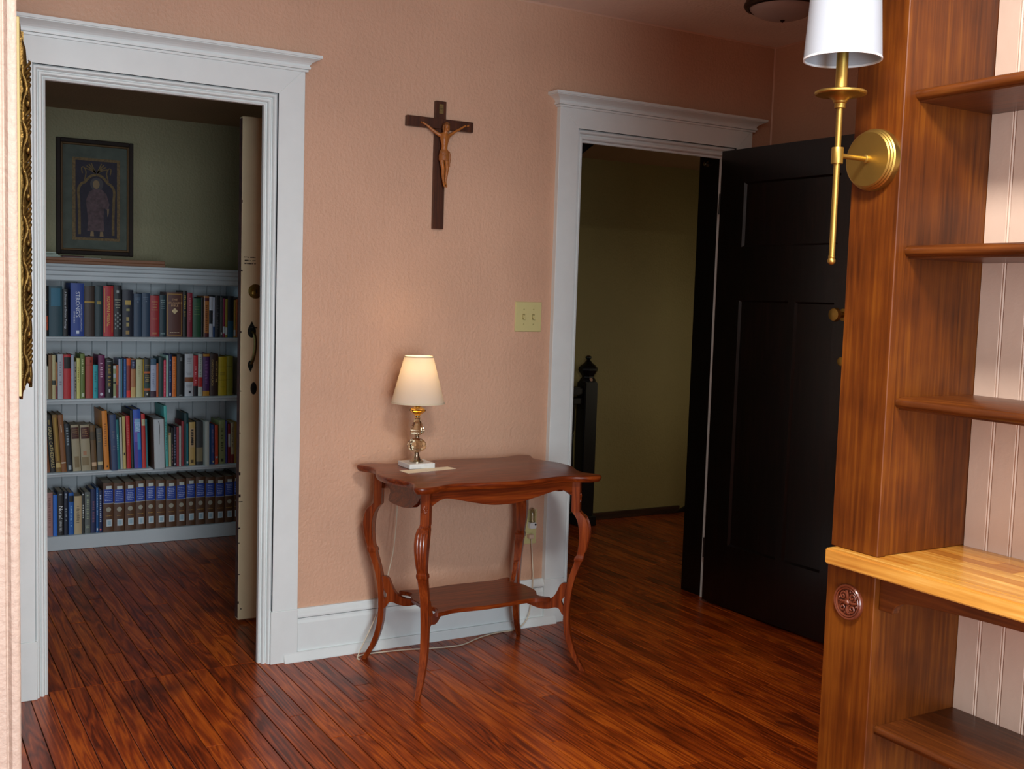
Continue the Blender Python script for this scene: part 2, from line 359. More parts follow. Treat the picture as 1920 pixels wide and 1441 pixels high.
# ---- floor: dark sub-floor with individual oak strips
fl = struct(box('floor', -1.8, 5.1, -6.1, 2.5, -.06, -.0045, mat('floor_gap_dirt', '140a06', .9)), 'glossy red-brown oak strip floor', 'floor')
PITCH = .0587; random.seed(11)
planks = []
def run(xa, xb, ya, yb, Lmin=.55, Lmax=1.5):
    i0 = math.floor(xa/PITCH); i1 = math.ceil(xb/PITCH)
    for i in range(i0, i1):
        x0 = max(xa, i*PITCH); x1 = min(xb, (i+1)*PITCH)
        if x1-x0 < .008: continue
        y = ya; first = True
        while y < yb-.001:
            L = random.uniform(Lmin, Lmax)*(random.uniform(.25, 1) if first else 1); first = False
            e = yb if yb-(y+L) < .25 else y+L
            planks.append((x0, x1, y, min(e, yb))); y = e
def plank_mesh(bb, x0, x1, y0, y1):
    g = .0012; x0 += g; x1 -= g; y0 += .0011; y1 -= .0011; c = .0011; dz = random.uniform(-.0004, .0004)
    v = [(x0, y0, -.006), (x1, y0, -.006), (x1, y1, -.006), (x0, y1, -.006), (x0, y0, -c+dz), (x1, y0, -c+dz), (x1, y1, -c+dz), (x0, y1, -c+dz), (x0+c, y0+c, dz), (x1-c, y0+c, dz), (x1-c, y1-c, dz), (x0+c, y1-c, dz)]
    bb.add(v, [(0, 1, 5, 4), (1, 2, 6, 5), (2, 3, 7, 6), (3, 0, 4, 7), (4, 5, 9, 8), (5, 6, 10, 9), (6, 7, 11, 10), (7, 4, 8, 11), (8, 9, 10, 11)])
run(.188, 3.55, -1.95, .03)              # front room
run(.40, 2.1, .03, 2.06)                 # library
run(2.2, 5.0, .03, 1.65)                 # hall
def seen(p):
    x, y = (p[0]+p[1])/2, (p[2]+p[3])/2
    if y > .03: vis = (x < 2.1 and x/(y+3.7675) > .11 and x/(y+3.7675) < .318) or (x > 2.4 and .60 < x/(y+3.7675) < .90)
    else: vis = p[3] > -.55-.5*x*.98 and x < 3.35
    return (1 if vis else 0, -((x*.5+(y+3.77)*.866)))
planks.sort(key=seen, reverse=True)
rest = B()
for i, p in enumerate(planks):
    if i < 296: plank_mesh_b = B(); plank_mesh(plank_mesh_b, *p); plank_mesh_b.obj('plank', OAK, fl)
    else: plank_mesh(rest, *p)
random.seed(5); planks = []; run(-1.7, 2.0, -6.0, -1.95, .8, 1.9); run(2.0, 3.55, -2.17, -1.95)
for p in planks: plank_mesh(rest, *p)
o = rest.obj('far_planks', OAK, fl); o['kind'] = 'stuff'

# ---- door casings
PROF1 = [(0, -.025), (0, -.012), (.005, -.0165), (.011, -.0165), (.015, -.011), (.0155, -.002), (.018, -.002), (.022, -.006), (.0275, -.006), (.031, -.001), (.0315, .009), (.034, .009), (.0375, .0065), (.042, .010), (.042, .030), (-.02, .030), (-.02, -.024)]
PROF2 = [(0, -.025), (0, -.012), (.006, -.0165), (.013, -.0165), (.017, -.011), (.0175, .0), (.022, .0), (.027, -.004), (.034, -.003), (.038, .002), (.0385, .014), (.048, .016), (.048, .030), (-.02, .030), (-.02, -.024)]
def casing(name, label, xl, xr, zt, w, prof, pz, right_plinth=True, black=False):
    t = thing(name, label, 'door casing', ((xl+xr)/2, -.01, 0), kind='structure')
    y = -.025; zc = zt+w
    for s, x in ((-1, xl), (1, xr)):
        B().prism([(x, pz), (x+s*w, pz), (x+s*w, zc), (x, zt)], 'y', y, .001).obj('side_casing', WHITE, t, bevel=.0012)
        a = sorted((x-s*.006, x+s*(w+.001)))
        B().box(a[0], a[1], y-.004, .001, 0, pz).obj('plinth_block', WHITE, t, bevel=.002)
    B().prism([(xl, zt), (xr, zt), (xr+w, zc), (xl-w, zc)], 'y', y, .001).obj('head_casing', WHITE, t, bevel=.0012)
    x0, x1 = xl-w, xr+w
    rings = []
    for p, z in ((.0, zc-.012), (.008, zc-.012), (.009, zc-.005), (.006, zc-.004), (.014, zc-.003), (.015, zc+.005), (.011, zc+.006), (.013, zc+.012), (.018, zc+.018), (.026, zc+.0235), (.036, zc+.028), (.041, zc+.030), (.041, zc+.033), (.047, zc+.033), (.047, zc+.043), (.03, zc+.044)):
        rings.append([(x0-p, .001, z), (x1+p, .001, z), (x1+p, y-p, z), (x0-p, y-p, z)])
    B().loft(rings).obj('cornice', WHITE, t)
    rings = []
    for cx, cz, sx, sz in ((xl, .0, 1, 0), (xl, zt, 1, -1), (xr, zt, -1, -1), (xr, .0, -1, 0)):
        rings.append([(cx+sx*d, yy, cz+sz*d) for d, yy in prof])
    B().loft(rings).obj('stepped_moulding', WHITE, t, smooth=30)
    if black:
        rings = []
        pf = [(.045, .030), (.045, .17), (0, .17), (0, .030)]
        for cx, cz, sx, sz in ((xl, .0, 1, 0), (xl, zt, 1, -1), (xr, zt, -1, -1), (xr, .0, -1, 0)):
            rings.append([(cx+sx*d, yy, cz+sz*d*.12) for d, yy in pf])
        B().loft(rings).obj('dark_jamb', BLACKJ, t)
        k = B().lathe([(.012, 0), (.013, .004), (.006, .006), (.005, .014), (.009, .018), (.009, .022), (.003, .026)], 14, AX((xr-.045, .111, 1.991), (-1, 0, 0)))
        k.obj('door_stop_knob', NICKEL, t, smooth=True)
    return t
casing('trim_1', 'white door casing with cornice around the library doorway', .425, 1.218, 2.046, .095, PROF1, .195)
casing('trim_2', 'white door casing with cornice around the dark hall doorway', 2.475, 3.325, 2.054, .090, PROF2, .190, black=True)
# ---- baseboards
def baseboard(name, label, x0, x1, shoe):
    t = thing(name, label, 'baseboard', ((x0+x1)/2, -.01, 0), kind='structure')
    B().prism([(0.001, 0), (-.020, 0), (-.020, .138), (-.016, .148), (-.016, .156), (0.001, .156)], 'x', x0, x1).obj('base_board', WHITE, t, bevel=.001)
    B().prism([(0.001, .157), (-.013, .157), (-.022, .160), (-.024, .167), (-.020, .176), (-.012, .182), (-.011, .192), (.001, .192)], 'x', x0, x1).obj('base_cap', WHITE, t, smooth=50)
    B().prism([(-.0195, 0), (-.042, 0), (-.042, .004), (-.030, .030), (-.0295, .034), (-.0195, .034)], 'x', *shoe).obj('shoe_strip', WHITE, t)
baseboard('baseboard_back', 'white baseboard with cap and shoe strip behind the table', 1.3145, 2.3835, (1.262, 2.44))
t = thing('baseboard_right', 'white baseboard on the wall behind the black door', 'baseboard', (3.54, -1, 0), kind='structure')
box('base_board', 3.53, 3.55, -2.17, 0, 0, .156, WHITE, t, .001); box('base_cap', 3.528, 3.55, -2.17, 0, .157, .192, WHITE, t, .004)
t = thing('baseboard_hall', 'dark brown baseboard along the olive hall wall', 'baseboard', (4.2, 1.64, 0), kind='structure')
box('base_board', 2.2, 4.46, 1.635, 1.651, 0, .045, BROWNB, t, .002)
B().prism([(4.40, 0), (4.42, .0), (5.0, .23), (5.0, .0)], 'y', 1.632, 1.651).obj('stair_skirt', BLACKJ, t)
t = B().prism([(2.28, 1.712), (2.84, 2.144), (2.84, 2.192), (2.28, 2.192)], 'y', .18, .24).obj('trim_3', BLACKJ)
struct(t, 'slanted black stair trim at top left inside hall doorway', 'trim')

# ---- cream door in the library, edge towards us
d1 = thing('door_1', 'chipped cream door standing open inside the library', 'door', (1.62, .53, 0), kind='structure')
box('door_leaf', 1.247, 2.03, .51, .548, .012, 2.038, CREAM, d1, .003)
box('worn_edge', 1.2455, 1.2472, .512, .546, .02, 2.03, mat('worn_dark_edge', '4a2c26', .7, var=.5, vscale=30), d1)
lk = B().lathe([(.0285, 0), (.029, .003), (.027, .0055), (.020, .006), (.0195, .0045), (.013, .0045), (.012, .008), (.001, .0085)], 28, AX((1.305, .51, 1.352), (0, -1, 0))).obj('deadbolt_rose', ABRASS, d1, smooth=True)
box('key_slot', 1.304, 1.306, .493, .497, 1.346, 1.358, IRON, lk)
B().lathe([(.008, 0), (.008, .002), (.001, .003)], 10, AX((1.296, .503, 1.345), (0, -1, 0))).obj('brass_disc', BRASS, lk)  # small brass disc on the deadbolt rose
def spade(cx, cz, w, h, up, depth):
    pts = [(cx, cz+up*h*.55)]
    for k in range(13):
        a = math.radians(35)+k/12*math.radians(290); pts.append((cx+math.sin(a)*w*.5, cz+up*math.cos(a)*h*.42-up*h*.1))
    return B().prism(pts, 'y', .51-depth, .51)
hd = spade(1.292, 1.198, .034, .062, 1, .004).obj('pull_plate', IRON, d1, bevel=.0015)
B().tube(cat_rom([(1.292, .508, 1.19), (1.294, .485, 1.185), (1.296, .474, 1.16), (1.295, .472, 1.125), (1.291, .476, 1.09), (1.288, .49, 1.066), (1.288, .508, 1.06)], 5), [.005]*6+[.0062]*19+[.005]*6, 8).obj('pull_grip', mat('worn_brass_grip', '5a4a28', .4, .9), hd, smooth=True)
B().box(1.284, 1.303, .470, .510, 1.206, 1.210).obj('thumb_latch', IRON, hd, bevel=.001)
spade(1.288, 1.052, .022, .044, -1, .004).obj('pull_foot_plate', IRON, hd, bevel=.0015)
kp = B().lathe([(.0125, 0), (.0125, .003), (.010, .004)], 20, AX((1.302, .51, .962), (0, -1, 0)) @ Matrix.Diagonal((1, 2.0, 1, 1))).obj('keyhole_plate', IRON, d1, bevel=0)
box('keyhole', 1.3005, 1.3035, .5045, .507, .955, .969, mat('black_hole', '050505', .9), kp)
random.seed(3)
CH = mat('paint_chip_dark', '2a1a14', .8)
bb = B()
for z, n in ((1.487, 7), (1.474, 5), (1.462, 6)):
    for k in range(n):
        x = 1.256+.05*k/n+random.uniform(0, .006); w_ = random.uniform(.003, .009); bb.box(x, x+w_, .5093, .5102, z-random.uniform(.001, .003), z+random.uniform(.0008, .002))
bb.obj('paint_chips', CH, d1)
bb = B()
for z in (.08, .2, .33, .39, .52, .61, .78, .95, 1.185, 1.43, 1.7):
    w_ = random.uniform(.003, .008); bb.box(1.2466, 1.2466+w_, .5093, .5102, z, z+random.uniform(.003, .012))
bb.box(1.247, 1.262, .5093, .5102, .50, .503); bb.box(1.258, 1.262, .5093, .5102, .055, .061)
bb.obj('edge_chips', CH, d1)
# ---- black panelled door, swung into the room against the right wall
ang = math.atan2(-.651, .028)
d2 = thing('door_2', 'black stained panelled door swung open beside the bookcase', 'door', (3.2329, -.036, 0), (0, 0, ang), kind='structure')
# local: x along the leaf, +y away from us (behind), z up
W2, T2 = .775, .036
def lp(name, x0, x1, z0, z1, y0, y1, m=BLACKW, bev=0): return box(name, x0, x1, y0, y1, z0, z1, m, d2, bev, local=True)
lp('hinge_stile', 0, .145, .012, 2.03, 0, T2); lp('lock_stile', .672, W2, .012, 2.03, 0, T2)
lp('top_rail', .145, .672, 1.885, 2.03, 0, T2); lp('lock_rail', .145, .672, 1.378, 1.607, 0, T2); lp('bottom_rail', .145, .672, .012, .29, 0, T2)
lp('mullion', .431, .466, .29, 1.378, 0, T2)
DP = wood('black_panel_wood', '060303', '0d0605', '1d0d0a', 'z', .36, .2, 1, .5)
for x0, x1, z0, z1 in ((.145, .672, 1.607, 1.885), (.145, .431, .29, 1.378), (.466, .672, .29, 1.378)):
    pn = lp('door_panel', x0, x1, z0, z1, .011, T2-.011, DP, 0)
    q = B(); s = .0078
    for pts, a0, a1, axn in (([(x0, 0), (x0+s, .0105), (x0, .0105)], z0, z1, 'z'), ([(x1, 0), (x1, .0105), (x1-s, .0105)], z0, z1, 'z'), ):
        q.prism(pts, 'z', a0, a1)
    q.prism([(0, z0), (.0105, z0), (.0105, z0+s)], 'x', x0, x1); q.prism([(0, z1), (.0105, z1-s), (.0105, z1)], 'x', x0, x1)
    o = q.obj('panel_moulding', BLACKW, pn, local=True)
kn = B().lathe([(.024, 0), (.024, .004), (.012, .007), (.010, .03), (.022, .037), (.028, .048), (.024, .060), (.006, .064)], 24, AX((.722, 0, 1.332), (0, -1, 0))).obj('door_knob', BRASS, d2, smooth=True, local=True)
B().lathe([(.017, 0), (.017, .004), (.014, .005)], 20, AX((.722, 0, 1.149), (0, -1, 0))).obj('thumb_turn_rose', BRASS, d2, smooth=True, local=True)
for z in (.25, 1.8):
    B().lathe([(.006, -.045), (.006, .045)], 10, Matrix.Translation((-.004, .004, z))).obj('hinge', BLACKJ, d2, local=True)

# ================================================================== STAINED BOOKCASE ON THE RIGHT
XP, XB = 1.708, 1.977      # front of posts, face of beadboard
bk = thing('bookcase', 'stained wood built-in bookcase with pink beadboard back at right', 'bookcase', (1.85, -2.75, 0))
YE = -2.309                # inner face of the far side panel
NE = -4.0                  # near end (out of view)
def bpart(name, *a, m=MAPLE, bev=.0015): return box(name, *a, m, bk, bev)
bpart('corner_post', XP, XP+.024, -2.314, -2.193, .8715, 2.36)
bpart('side_panel', XP+.024, XB+.006, YE, YE+.02, .8715, 2.36)
bpart('outer_panel', XP+.024, XB+.015, -2.212, -2.193, .8715, 2.36); bpart('outer_panel', XP+.024, XB+.015, -2.206, -2.187, 0, .838)
bpart('base_post', XP, XP+.024, -2.313, -2.187, .0, .838)
bpart('base_side_panel', XP+.024, XB+.006, YE, YE+.02, 0, .838)
bpart('corner_post', XP, XP+.024, NE-.06, NE+.06, .8715, 2.36); bpart('base_post', XP, XP+.024, NE-.06, NE+.06, 0, .838)
bpart('side_panel', XP+.024, XB+.006, NE-.02, NE, .8715, 2.36); bpart('base_side_panel', XP+.024, XB+.006, NE-.02, NE, 0, .838)
# beadboard: tongue-and-groove boards with a bead along one edge
BW = .0545; y = YE+.0
# board edges so the bead lines fall at -2.367, -2.4215, ...
ys = [YE, -2.3665]
while ys[-1] > NE: ys.append(ys[-1]-BW)
first = None
for i in range(len(ys)-1):
    a, c = ys[i], ys[i+1]
    pr = [(XB+.012, a), (XB, a-.0012), (XB, c+.0085), (XB+.0022, c+.0075), (XB+.0006, c+.0058), (XB-.0002, c+.0042), (XB+.0006, c+.0026), (XB+.0022, c+.0010), (XB+.012, c+.0003)]
    if i == 0 or i == 1 or first is None or i == 0:
        o = B().prism(pr, 'z', .02, 2.36).obj('bead_board', BEAD, bk, smooth=30)
        if i == 1: first = (o, a)
    else:
        o = first[0].copy(); COL.objects.link(o); o.parent = bk; o.location = (0, a-first[1], 0)
# shelves with a rounded nosing
def shelf(name, z1, th, xf, zback=None):
    r = th/2
    pr = [(XB-.001, z1-th), (xf+.013, z1-th), (xf+.0125, z1-th+.003), (xf+.009, z1-th+.004)]
    for k in range(7):
        a = math.radians(-60+k*25); pr.append((xf+.009-.009*math.cos(a), z1-r+.001+.0095*math.sin(a)))
    pr += [(xf+.014, z1-.001), (xf+.016, z1), (XB-.001, z1)]
    # prism across y: (x,z)
    return B().prism(pr, 'y', NE, YE-.0005).obj(name, MAPLES, bk, smooth=35)
shelf('shelf', 1.794, .026, 1.745); shelf('shelf', 1.491, .026, 1.740); shelf('shelf', 1.191, .025, 1.739)
shelf('lower_shelf', .519, .019, 1.733)
box('bottom_board', 1.74, XB, NE, YE-.0005, .06, .08, MAPLES, bk, .001)
# curved apron under the counter
yA = -2.3135
pts = [(yA, .838), (yA, .764), (-2.347, .764)]
pts += [(-2.3485, .770), (-2.352, .777), (-2.358, .7835), (-2.366, .789), (-2.378, .7925), (-2.40, .796), (-2.45, .800), (-2.52, .8045), (-2.6, .808), (-3.0, .814), (-3.4, .812), (-3.8, .80), (-3.90, .789), (-3.93, .764), (NE+.06, .764), (NE+.06, .838)]
B().prism(pts, 'x', XP+.014, XP+.033).obj('curved_apron', tint(MAPLES, (1.1, 1.05, 1), 'stained_maple_apron'), bk, bevel=.001)
# carved rosette on the base post
rc = (XP, -2.2505, .765)
ROS = mat('carved_rosette_wood', '6b3420', .3, bump=.1, bscale=150, coat=.4)
rs = B().lathe([(.0365, 0), (.0365, .006), (.0345, .0085), (.032, .008), (.031, .006), (.0295, .0085), (.0275, .0075), (.027, .003), (.001, .003)], 40, AX(rc, (-1, 0, 0))).obj('rosette', ROS, bk, smooth=35)
Mr = AX(rc, (-1, 0, 0))
def rp(x, y, h): return tuple(Mr @ Vector((x, y, h)))
B().ell(rp(0, 0, .006), (.006, .006, .006), 12).obj('rosette_boss', ROS, rs, smooth=True)
for q in range(4):
    a0 = math.pi/4+q*math.pi/2
    cx, cy = .0165*math.cos(a0), .0165*math.sin(a0)
    spir = []
    for k in range(22):
        a = a0+math.pi+k*.42; r = .0098*(1-k/26)
        spir.append(rp(cx+r*math.cos(a), cy+r*math.sin(a), .0045+.003*(k/22)))
    B().tube(spir, [.0024-.0008*k/22 for k in range(22)], 6).obj('rosette_scroll', ROS, rs, smooth=True)
    a1 = q*math.pi/2
    B().tube([rp(.006*math.cos(a1), .006*math.sin(a1), .004), rp(.015*math.cos(a1), .015*math.sin(a1), .0075), rp(.022*math.cos(a1+.08), .022*math.sin(a1+.08), .006), rp(.027*math.cos(a1+.12), .027*math.sin(a1+.12), .003)], [.003, .0026, .002, .001], 6).obj('rosette_rib', ROS, rs, smooth=True)
    for s in (-1, 1):
        B().ell(rp(.0225*math.cos(a1+s*.24), .0225*math.sin(a1+s*.24), .0045), (.0026, .0026, .0026), 8).obj('rosette_bead', ROS, rs, smooth=True)
# ---- butcher-block counter: staves glued edge to edge
ct = thing('countertop', 'honey-coloured butcher-block counter across the bookcase', 'countertop', (1.83, -2.75, .839))
XC = 1.6775; random.seed(21)
box('front_stave', XC, XC+.036, NE, -2.205, .839, .8712, BUTCHES[3], ct, .003, 2)
x = XC+.0362; row = 0
while x < XB-.004:
    wv = .0345; x1 = min(x+wv, XB-.0005); y0 = -2.205
    yy = y0; first = True
    while yy > -3.6:
        L = random.uniform(.18, .42)
        if first: L *= random.uniform(.35, 1)
        y1 = max(yy-L, NE) if yy-L > -3.55 else NE
        ya = yy
        if first and x1 > XP+.02: pass
        box('stave', x, x1, y1, ya, .839, .8712, random.choice([BUTCHES[0], BUTCHES[0], BUTCHES[1], BUTCHES[3], BUTCHES[2], BUTCHES[1]]), ct, .0004)
        yy = y1; first = False
        if y1 == NE: break
    x = x1+.0001; row += 1

# ================================================================== WALL SCONCE
sc = thing('wall_sconce', 'brass wall sconce with white drum shade on the bookcase post', 'sconce', (XP, -2.2535, 1.657))
yS, xS = -2.2535, 1.600
B().lathe([(.060, 0), (.060, .014), (.0575, .0165), (.0575, .0195), (.055, .0215), (.055, .0245), (.052, .0265), (.020, .0275), (.001, .028)], 48, AX((XP, yS, 1.657), (-1, 0, 0))).obj('back_plate', BRASS, sc, smooth=25)
arm = B().tube([(XP-.027, yS, 1.657), (xS+.008, yS, 1.657)], .0052, 16).obj('arm', BRASS, sc, smooth=True)
B().lathe([(.0085, 0), (.0085, .005), (.0055, .007)], 16, AX((XP-.0275, yS, 1.657), (-1, 0, 0))).obj('arm_collar', BRASS, arm, smooth=True)
T = Matrix.Translation((xS, yS, 0))
B().lathe([(.0108, 1.641), (.0112, 1.642), (.0112, 1.671), (.0108, 1.672)], 24, T).obj('clamp_sleeve', BRASS, sc, smooth=30)
B().lathe([(.0058, 1.458), (.0058, 1.748)], 18, T).obj('stem', BRASS, sc, smooth=30)
B().lathe([(.001, 1.4475), (.004, 1.4482), (.0072, 1.4515), (.0078, 1.4555), (.0068, 1.459), (.0058, 1.460), (.0065, 1.461), (.0065, 1.464), (.0045, 1.465)], 18, T).obj('ball_finial', BRASS, sc, smooth=True)
B().lathe([(.0085, 1.7455), (.0105, 1.7465), (.0105, 1.755), (.0128, 1.757), (.0128, 1.759), (.016, 1.763), (.022, 1.767), (.030, 1.7695), (.046, 1.771), (.0485, 1.773), (.0485, 1.7765), (.046, 1.778), (.012, 1.778)], 40, T).obj('drip_pan', BRASS, sc, smooth=30)
B().lathe([(.0115, 1.778), (.0112, 1.835), (.0105, 1.90)], 24, T).obj('candle_tube', BRASS, sc, smooth=30)
sh = B().lathe([(.0728, 1.837), (.0605, 2.045), (.0592, 2.045), (.0714, 1.837), (.0728, 1.837)], 56, T, cap=False).obj('drum_shade', SHADEW, sc, smooth=40)
B().lathe([(.0734, 1.8362), (.0731, 1.840), (.0712, 1.840), (.0708, 1.8362), (.0734, 1.8362)], 56, T, cap=False).obj('shade_hem', mat('shade_trim_white', 'dfe1e4', .7), sh, smooth=40)
q = B()
for k in range(3):
    a = k*2.094+.4; q.tube([(xS+.010*math.cos(a), yS+.010*math.sin(a), 1.905), (xS+.066*math.cos(a), yS+.066*math.sin(a), 1.93)], .0012, 6)
q.obj('shade_spider', BRASS, sh)

# ================================================================== CEILING LIGHT IN THE FRONT ROOM
cl = thing('ceiling_light', 'flush ceiling light with bronze ring and frosted dome, unlit', 'ceiling light', (2.957, -.660, CZ))
T = Matrix.Translation((2.957, -.660, CZ))
B().lathe([(.118, 0), (.132, -.003), (.138, -.014), (.137, -.028), (.143, -.034), (.146, -.044), (.140, -.053), (.128, -.056), (.122, -.050), (.11, -.03), (.10, 0)], 48, T).obj('bronze_ring', BRONZE, cl, smooth=40)
B().lathe([(.126, -.048), (.121, -.058), (.108, -.070), (.088, -.081), (.06, -.090), (.03, -.095), (.004, -.097)], 48, T).obj('glass_dome', OPAL, cl, smooth=True)
B().lathe([(.008, -.095), (.009, -.099), (.005, -.103), (.001, -.106)], 14, T).obj('dome_finial', BRONZE, cl, smooth=True)
# unseen fixture added over the near room to carry the bounce light
c2 = thing('ceiling_light', 'added ceiling fixture over the near room, standing in for bounced flash', 'ceiling light', (.9, -2.95, CZ))
T = Matrix.Translation((.9, -2.95, CZ))
B().lathe([(.118, 0), (.132, -.003), (.138, -.014), (.137, -.028), (.143, -.034), (.146, -.044), (.140, -.053), (.10, 0)], 32, T).obj('bronze_ring', BRONZE, c2, smooth=40)
B().lathe([(.126, -.048), (.108, -.070), (.06, -.090), (.004, -.097)], 32, T).obj('glass_dome', OPAL, c2, smooth=True)

# ================================================================== PARLOUR TABLE
TC = Vector((1.883, -.335, 0))
tb = thing('side_table', 'reddish wooden parlour table with scalloped top and cabriole legs', 'table', TC)
quad = [(.386, 0), (.380, .055), (.360, .105), (.346, .150), (.350, .190), (.366, .222), (.373, .245), (.366, .262), (.345, .271), (.315, .269), (.285, .258), (.255, .243), (.225, .236), (.180, .239), (.110, .252), (.05, .260)]
out = [(x, y) for x, y in quad]+[(0, .262)]+[(-x, y) for x, y in quad[::-1]]+[(-x, -y) for x, y in quad[1:]]+[(0, -.262)]+[(x, -y) for x, y in quad[:0:-1]]
out = cat_rom(out, 3, True)
def ring(s, dz, inset=0):
    r = []
    n = len(out)
    for i, (x, y) in enumerate(out):
        tx, ty = out[(i+1) % n][0]-out[i-1][0], out[(i+1) % n][1]-out[i-1][1]; l = math.hypot(tx, ty)
        r.append((TC.x+x-ty/l*inset, TC.y+y+tx/l*inset, dz))
    return r
B().loft([ring(1, .7065, .012), ring(1, .7075, .007), ring(1, .7125, .0035), ring(1, .7175, .001), ring(1, .7225, 0), ring(1, .7265, .0008), ring(1, .729, .0035), ring(1, .730, .0075)]).obj('table_top', TAB, tb, smooth=40)
# legs: square section swept in the diagonal plane;  (z, outward s, radial half, tangential half)
LEG = [(.7064, .026, .0155, .016), (.60, .027, .0155, .016), (.592, .029, .0155, .0158), (.585, .034, .0165, .0165), (.578, .042, .0175, .0195), (.565, .051, .0185, .0215), (.545, .058, .0185, .0225), (.52, .0615, .0180, .0222), (.49, .061, .0165, .0205), (.455, .056, .0148, .0178), (.432, .050, .0135, .016), (.424, .047, .0165, .0185), (.412, .044, .0165, .0185), (.408, .043, .0135, .0165), (.38, .033, .0125, .0155), (.335, .019, .0118, .0145), (.28, .009, .0115, .014), (.21, .005, .0112, .0135), (.15, .009, .011, .013), (.10, .021, .0105, .012), (.055, .039, .010, .0108), (.02, .060, .0098, .0095), (.0, .072, .0100, .0085)]
def legpt(sx, sy, s, z): return Vector((TC.x+sx*(.285+s*.7071), TC.y+sy*(.18+s*.7071), z))
for sx, sy in ((-1, -1), (1, -1), (-1, 1), (1, 1)):
    dv = Vector((sx, sy, 0)).normalized(); tv = Vector((-sy, sx, 0)).normalized()
    path = cat_rom([(z, s, a, c) for z, s, a, c in LEG], 3)
    rings = []
    for i, (z, s, a, c) in enumerate(path):
        p = legpt(sx, sy, s, z); k = .9
        rings.append([p+dv*a*u+tv*c*v for u, v in ((k, 1), (1, k), (1, -k), (k, -1), (-k, -1), (-1, -k), (-1, k), (-k, 1))])
    lg = B().loft(rings).obj('leg', TABL, tb, smooth=28)
    # carved flower on the upper block
    p0 = legpt(sx, sy, .0265, .642)+dv*.0155
    q = B()
    for k in range(12):
        a = k*math.pi/6; L = .0165 if math.cos(a)**2 > .4 else .011
        Mx = Matrix((tv, Vector((0, 0, 1)), dv)).transposed() @ Matrix.Rotation(a, 3, 'Z')
        off = (tv*math.cos(a)*.0075*.8+Vector((0, 0, 1))*math.sin(a)*.0095)
        q.ell(p0+off, (.0075, .0022, .0028), 8, Mx)
    q.ell(p0, (.003, .003, .003), 8)
    q.obj('carved_flower', TABL, lg, smooth=True)
    q = B()          # carved acanthus flutes on the knee
    for v in (-.0105, 0, .0105):
        pts = []; rad = []
        for z, s, a, c in path:
            if .44 < z < .574:
                pts.append(legpt(sx, sy, s, z)+dv*(a-.0005)+tv*v*(c/.022)*(1 if z > .5 else .9)); f = (z-.44)/.134; rad.append(.0008+.0042*math.sin(math.pi*min(1, f*1.02))**.8*(.55+.45*f))
        q.tube(pts, rad, 7)
    q.obj('carved_leaf', TABL, lg, smooth=True)
    # scrolled stretcher bracket from the leg to the lower shelf
    up = [(.004, .322), (-.010, .322), (-.022, .314), (-.030, .296), (-.043, .272), (-.062, .2545), (-.085, .246), (-.112, .2455), (-.140, .2505), (-.160, .2505)]
    lo = [(-.160, .236), (-.138, .231), (-.110, .222), (-.085, .2185), (-.060, .2215), (-.040, .2275), (-.026, .226), (-.018, .2165), (-.012, .206), (-.004, .203), (.0, .210), (-.001, .230), (-.012, .243), (-.016, .256), (-.008, .266), (.0, .285), (.004, .30)]
    pts = cat_rom(up, 4)+cat_rom(lo, 4)
    v = []; th = .0085
    for sd in (-1, 1):
        for s, z in pts: v.append(legpt(sx, sy, s, z)+tv*th*sd)
    n = len(pts)
    f = [(i, (i+1) % n, n+(i+1) % n, n+i) for i in range(n)]+[tuple(range(n-1, -1, -1)), tuple(range(n, 2*n))]
    mesh('stretcher_bracket', v, f, TABL, tb, smooth=35)
# aprons with shaped lower edge
def apron_pts(h, c):
    half = [(h, .648), (h-.012, .652), (h-.03, .664), (h-.055, .674), (h-.085, .672), (h*.45, .655), (h*.2, .641), (0, .638)]
    if c: half = [(h, .650), (h-.010, .656), (h-.025, .664), (h-.04, .662), (h*.62, .640), (h*.55, .629), (h*.3, .624), (0, .623)]
    lo = [(-x, z) for x, z in half]+[(x, z) for x, z in half[-2::-1]]
    return cat_rom(lo, 4)+[(h, .7064), (-h, .7064)]
for s in (-1, 1):
    B().prism([(TC.x+x, z) for x, z in apron_pts(.293, 0)], 'y', TC.y+s*.190-.010, TC.y+s*.190+.010).obj('apron', TAB, tb, bevel=.001)
    # bowed end aprons
    pts = [(y, z+(.018 if s > 0 and z < .69 else 0)) for y, z in apron_pts(.172, 1)]; n = len(pts); v = []
    for d in (0, .020):
        for y, z in pts:
            bow = .030*max(0, 1-(y/.115)**4) if abs(y) < .115 else 0
            v.append((TC.x+s*(.285+bow+d-.01), TC.y+y, z))
    f = [(i, (i+1) % n, n+(i+1) % n, n+i) for i in range(n)]+[tuple(range(n-1, -1, -1)), tuple(range(n, 2*n))]
    mesh('end_apron', v, f, TAB, tb, smooth=30)
# lower shelf with scalloped outline
qs = [(.238, 0), (.236, .045), (.222, .075), (.210, .100), (.214, .122), (.236, .146), (.228, .158), (.190, .150), (.165, .142), (.13, .141), (.07, .147)]
so = [(x, y) for x, y in qs]+[(0, .15)]+[(-x, y) for x, y in qs[::-1]]+[(-x, -y) for x, y in qs[1:]]+[(0, -.15)]+[(x, -y) for x, y in qs[:0:-1]]
so = cat_rom(so, 3, True)
B().prism([(TC.x+x, TC.y+y) for x, y in so], 'z', .2515, .2665).obj('lower_shelf', TAB, tb, bevel=.003, seg=2)

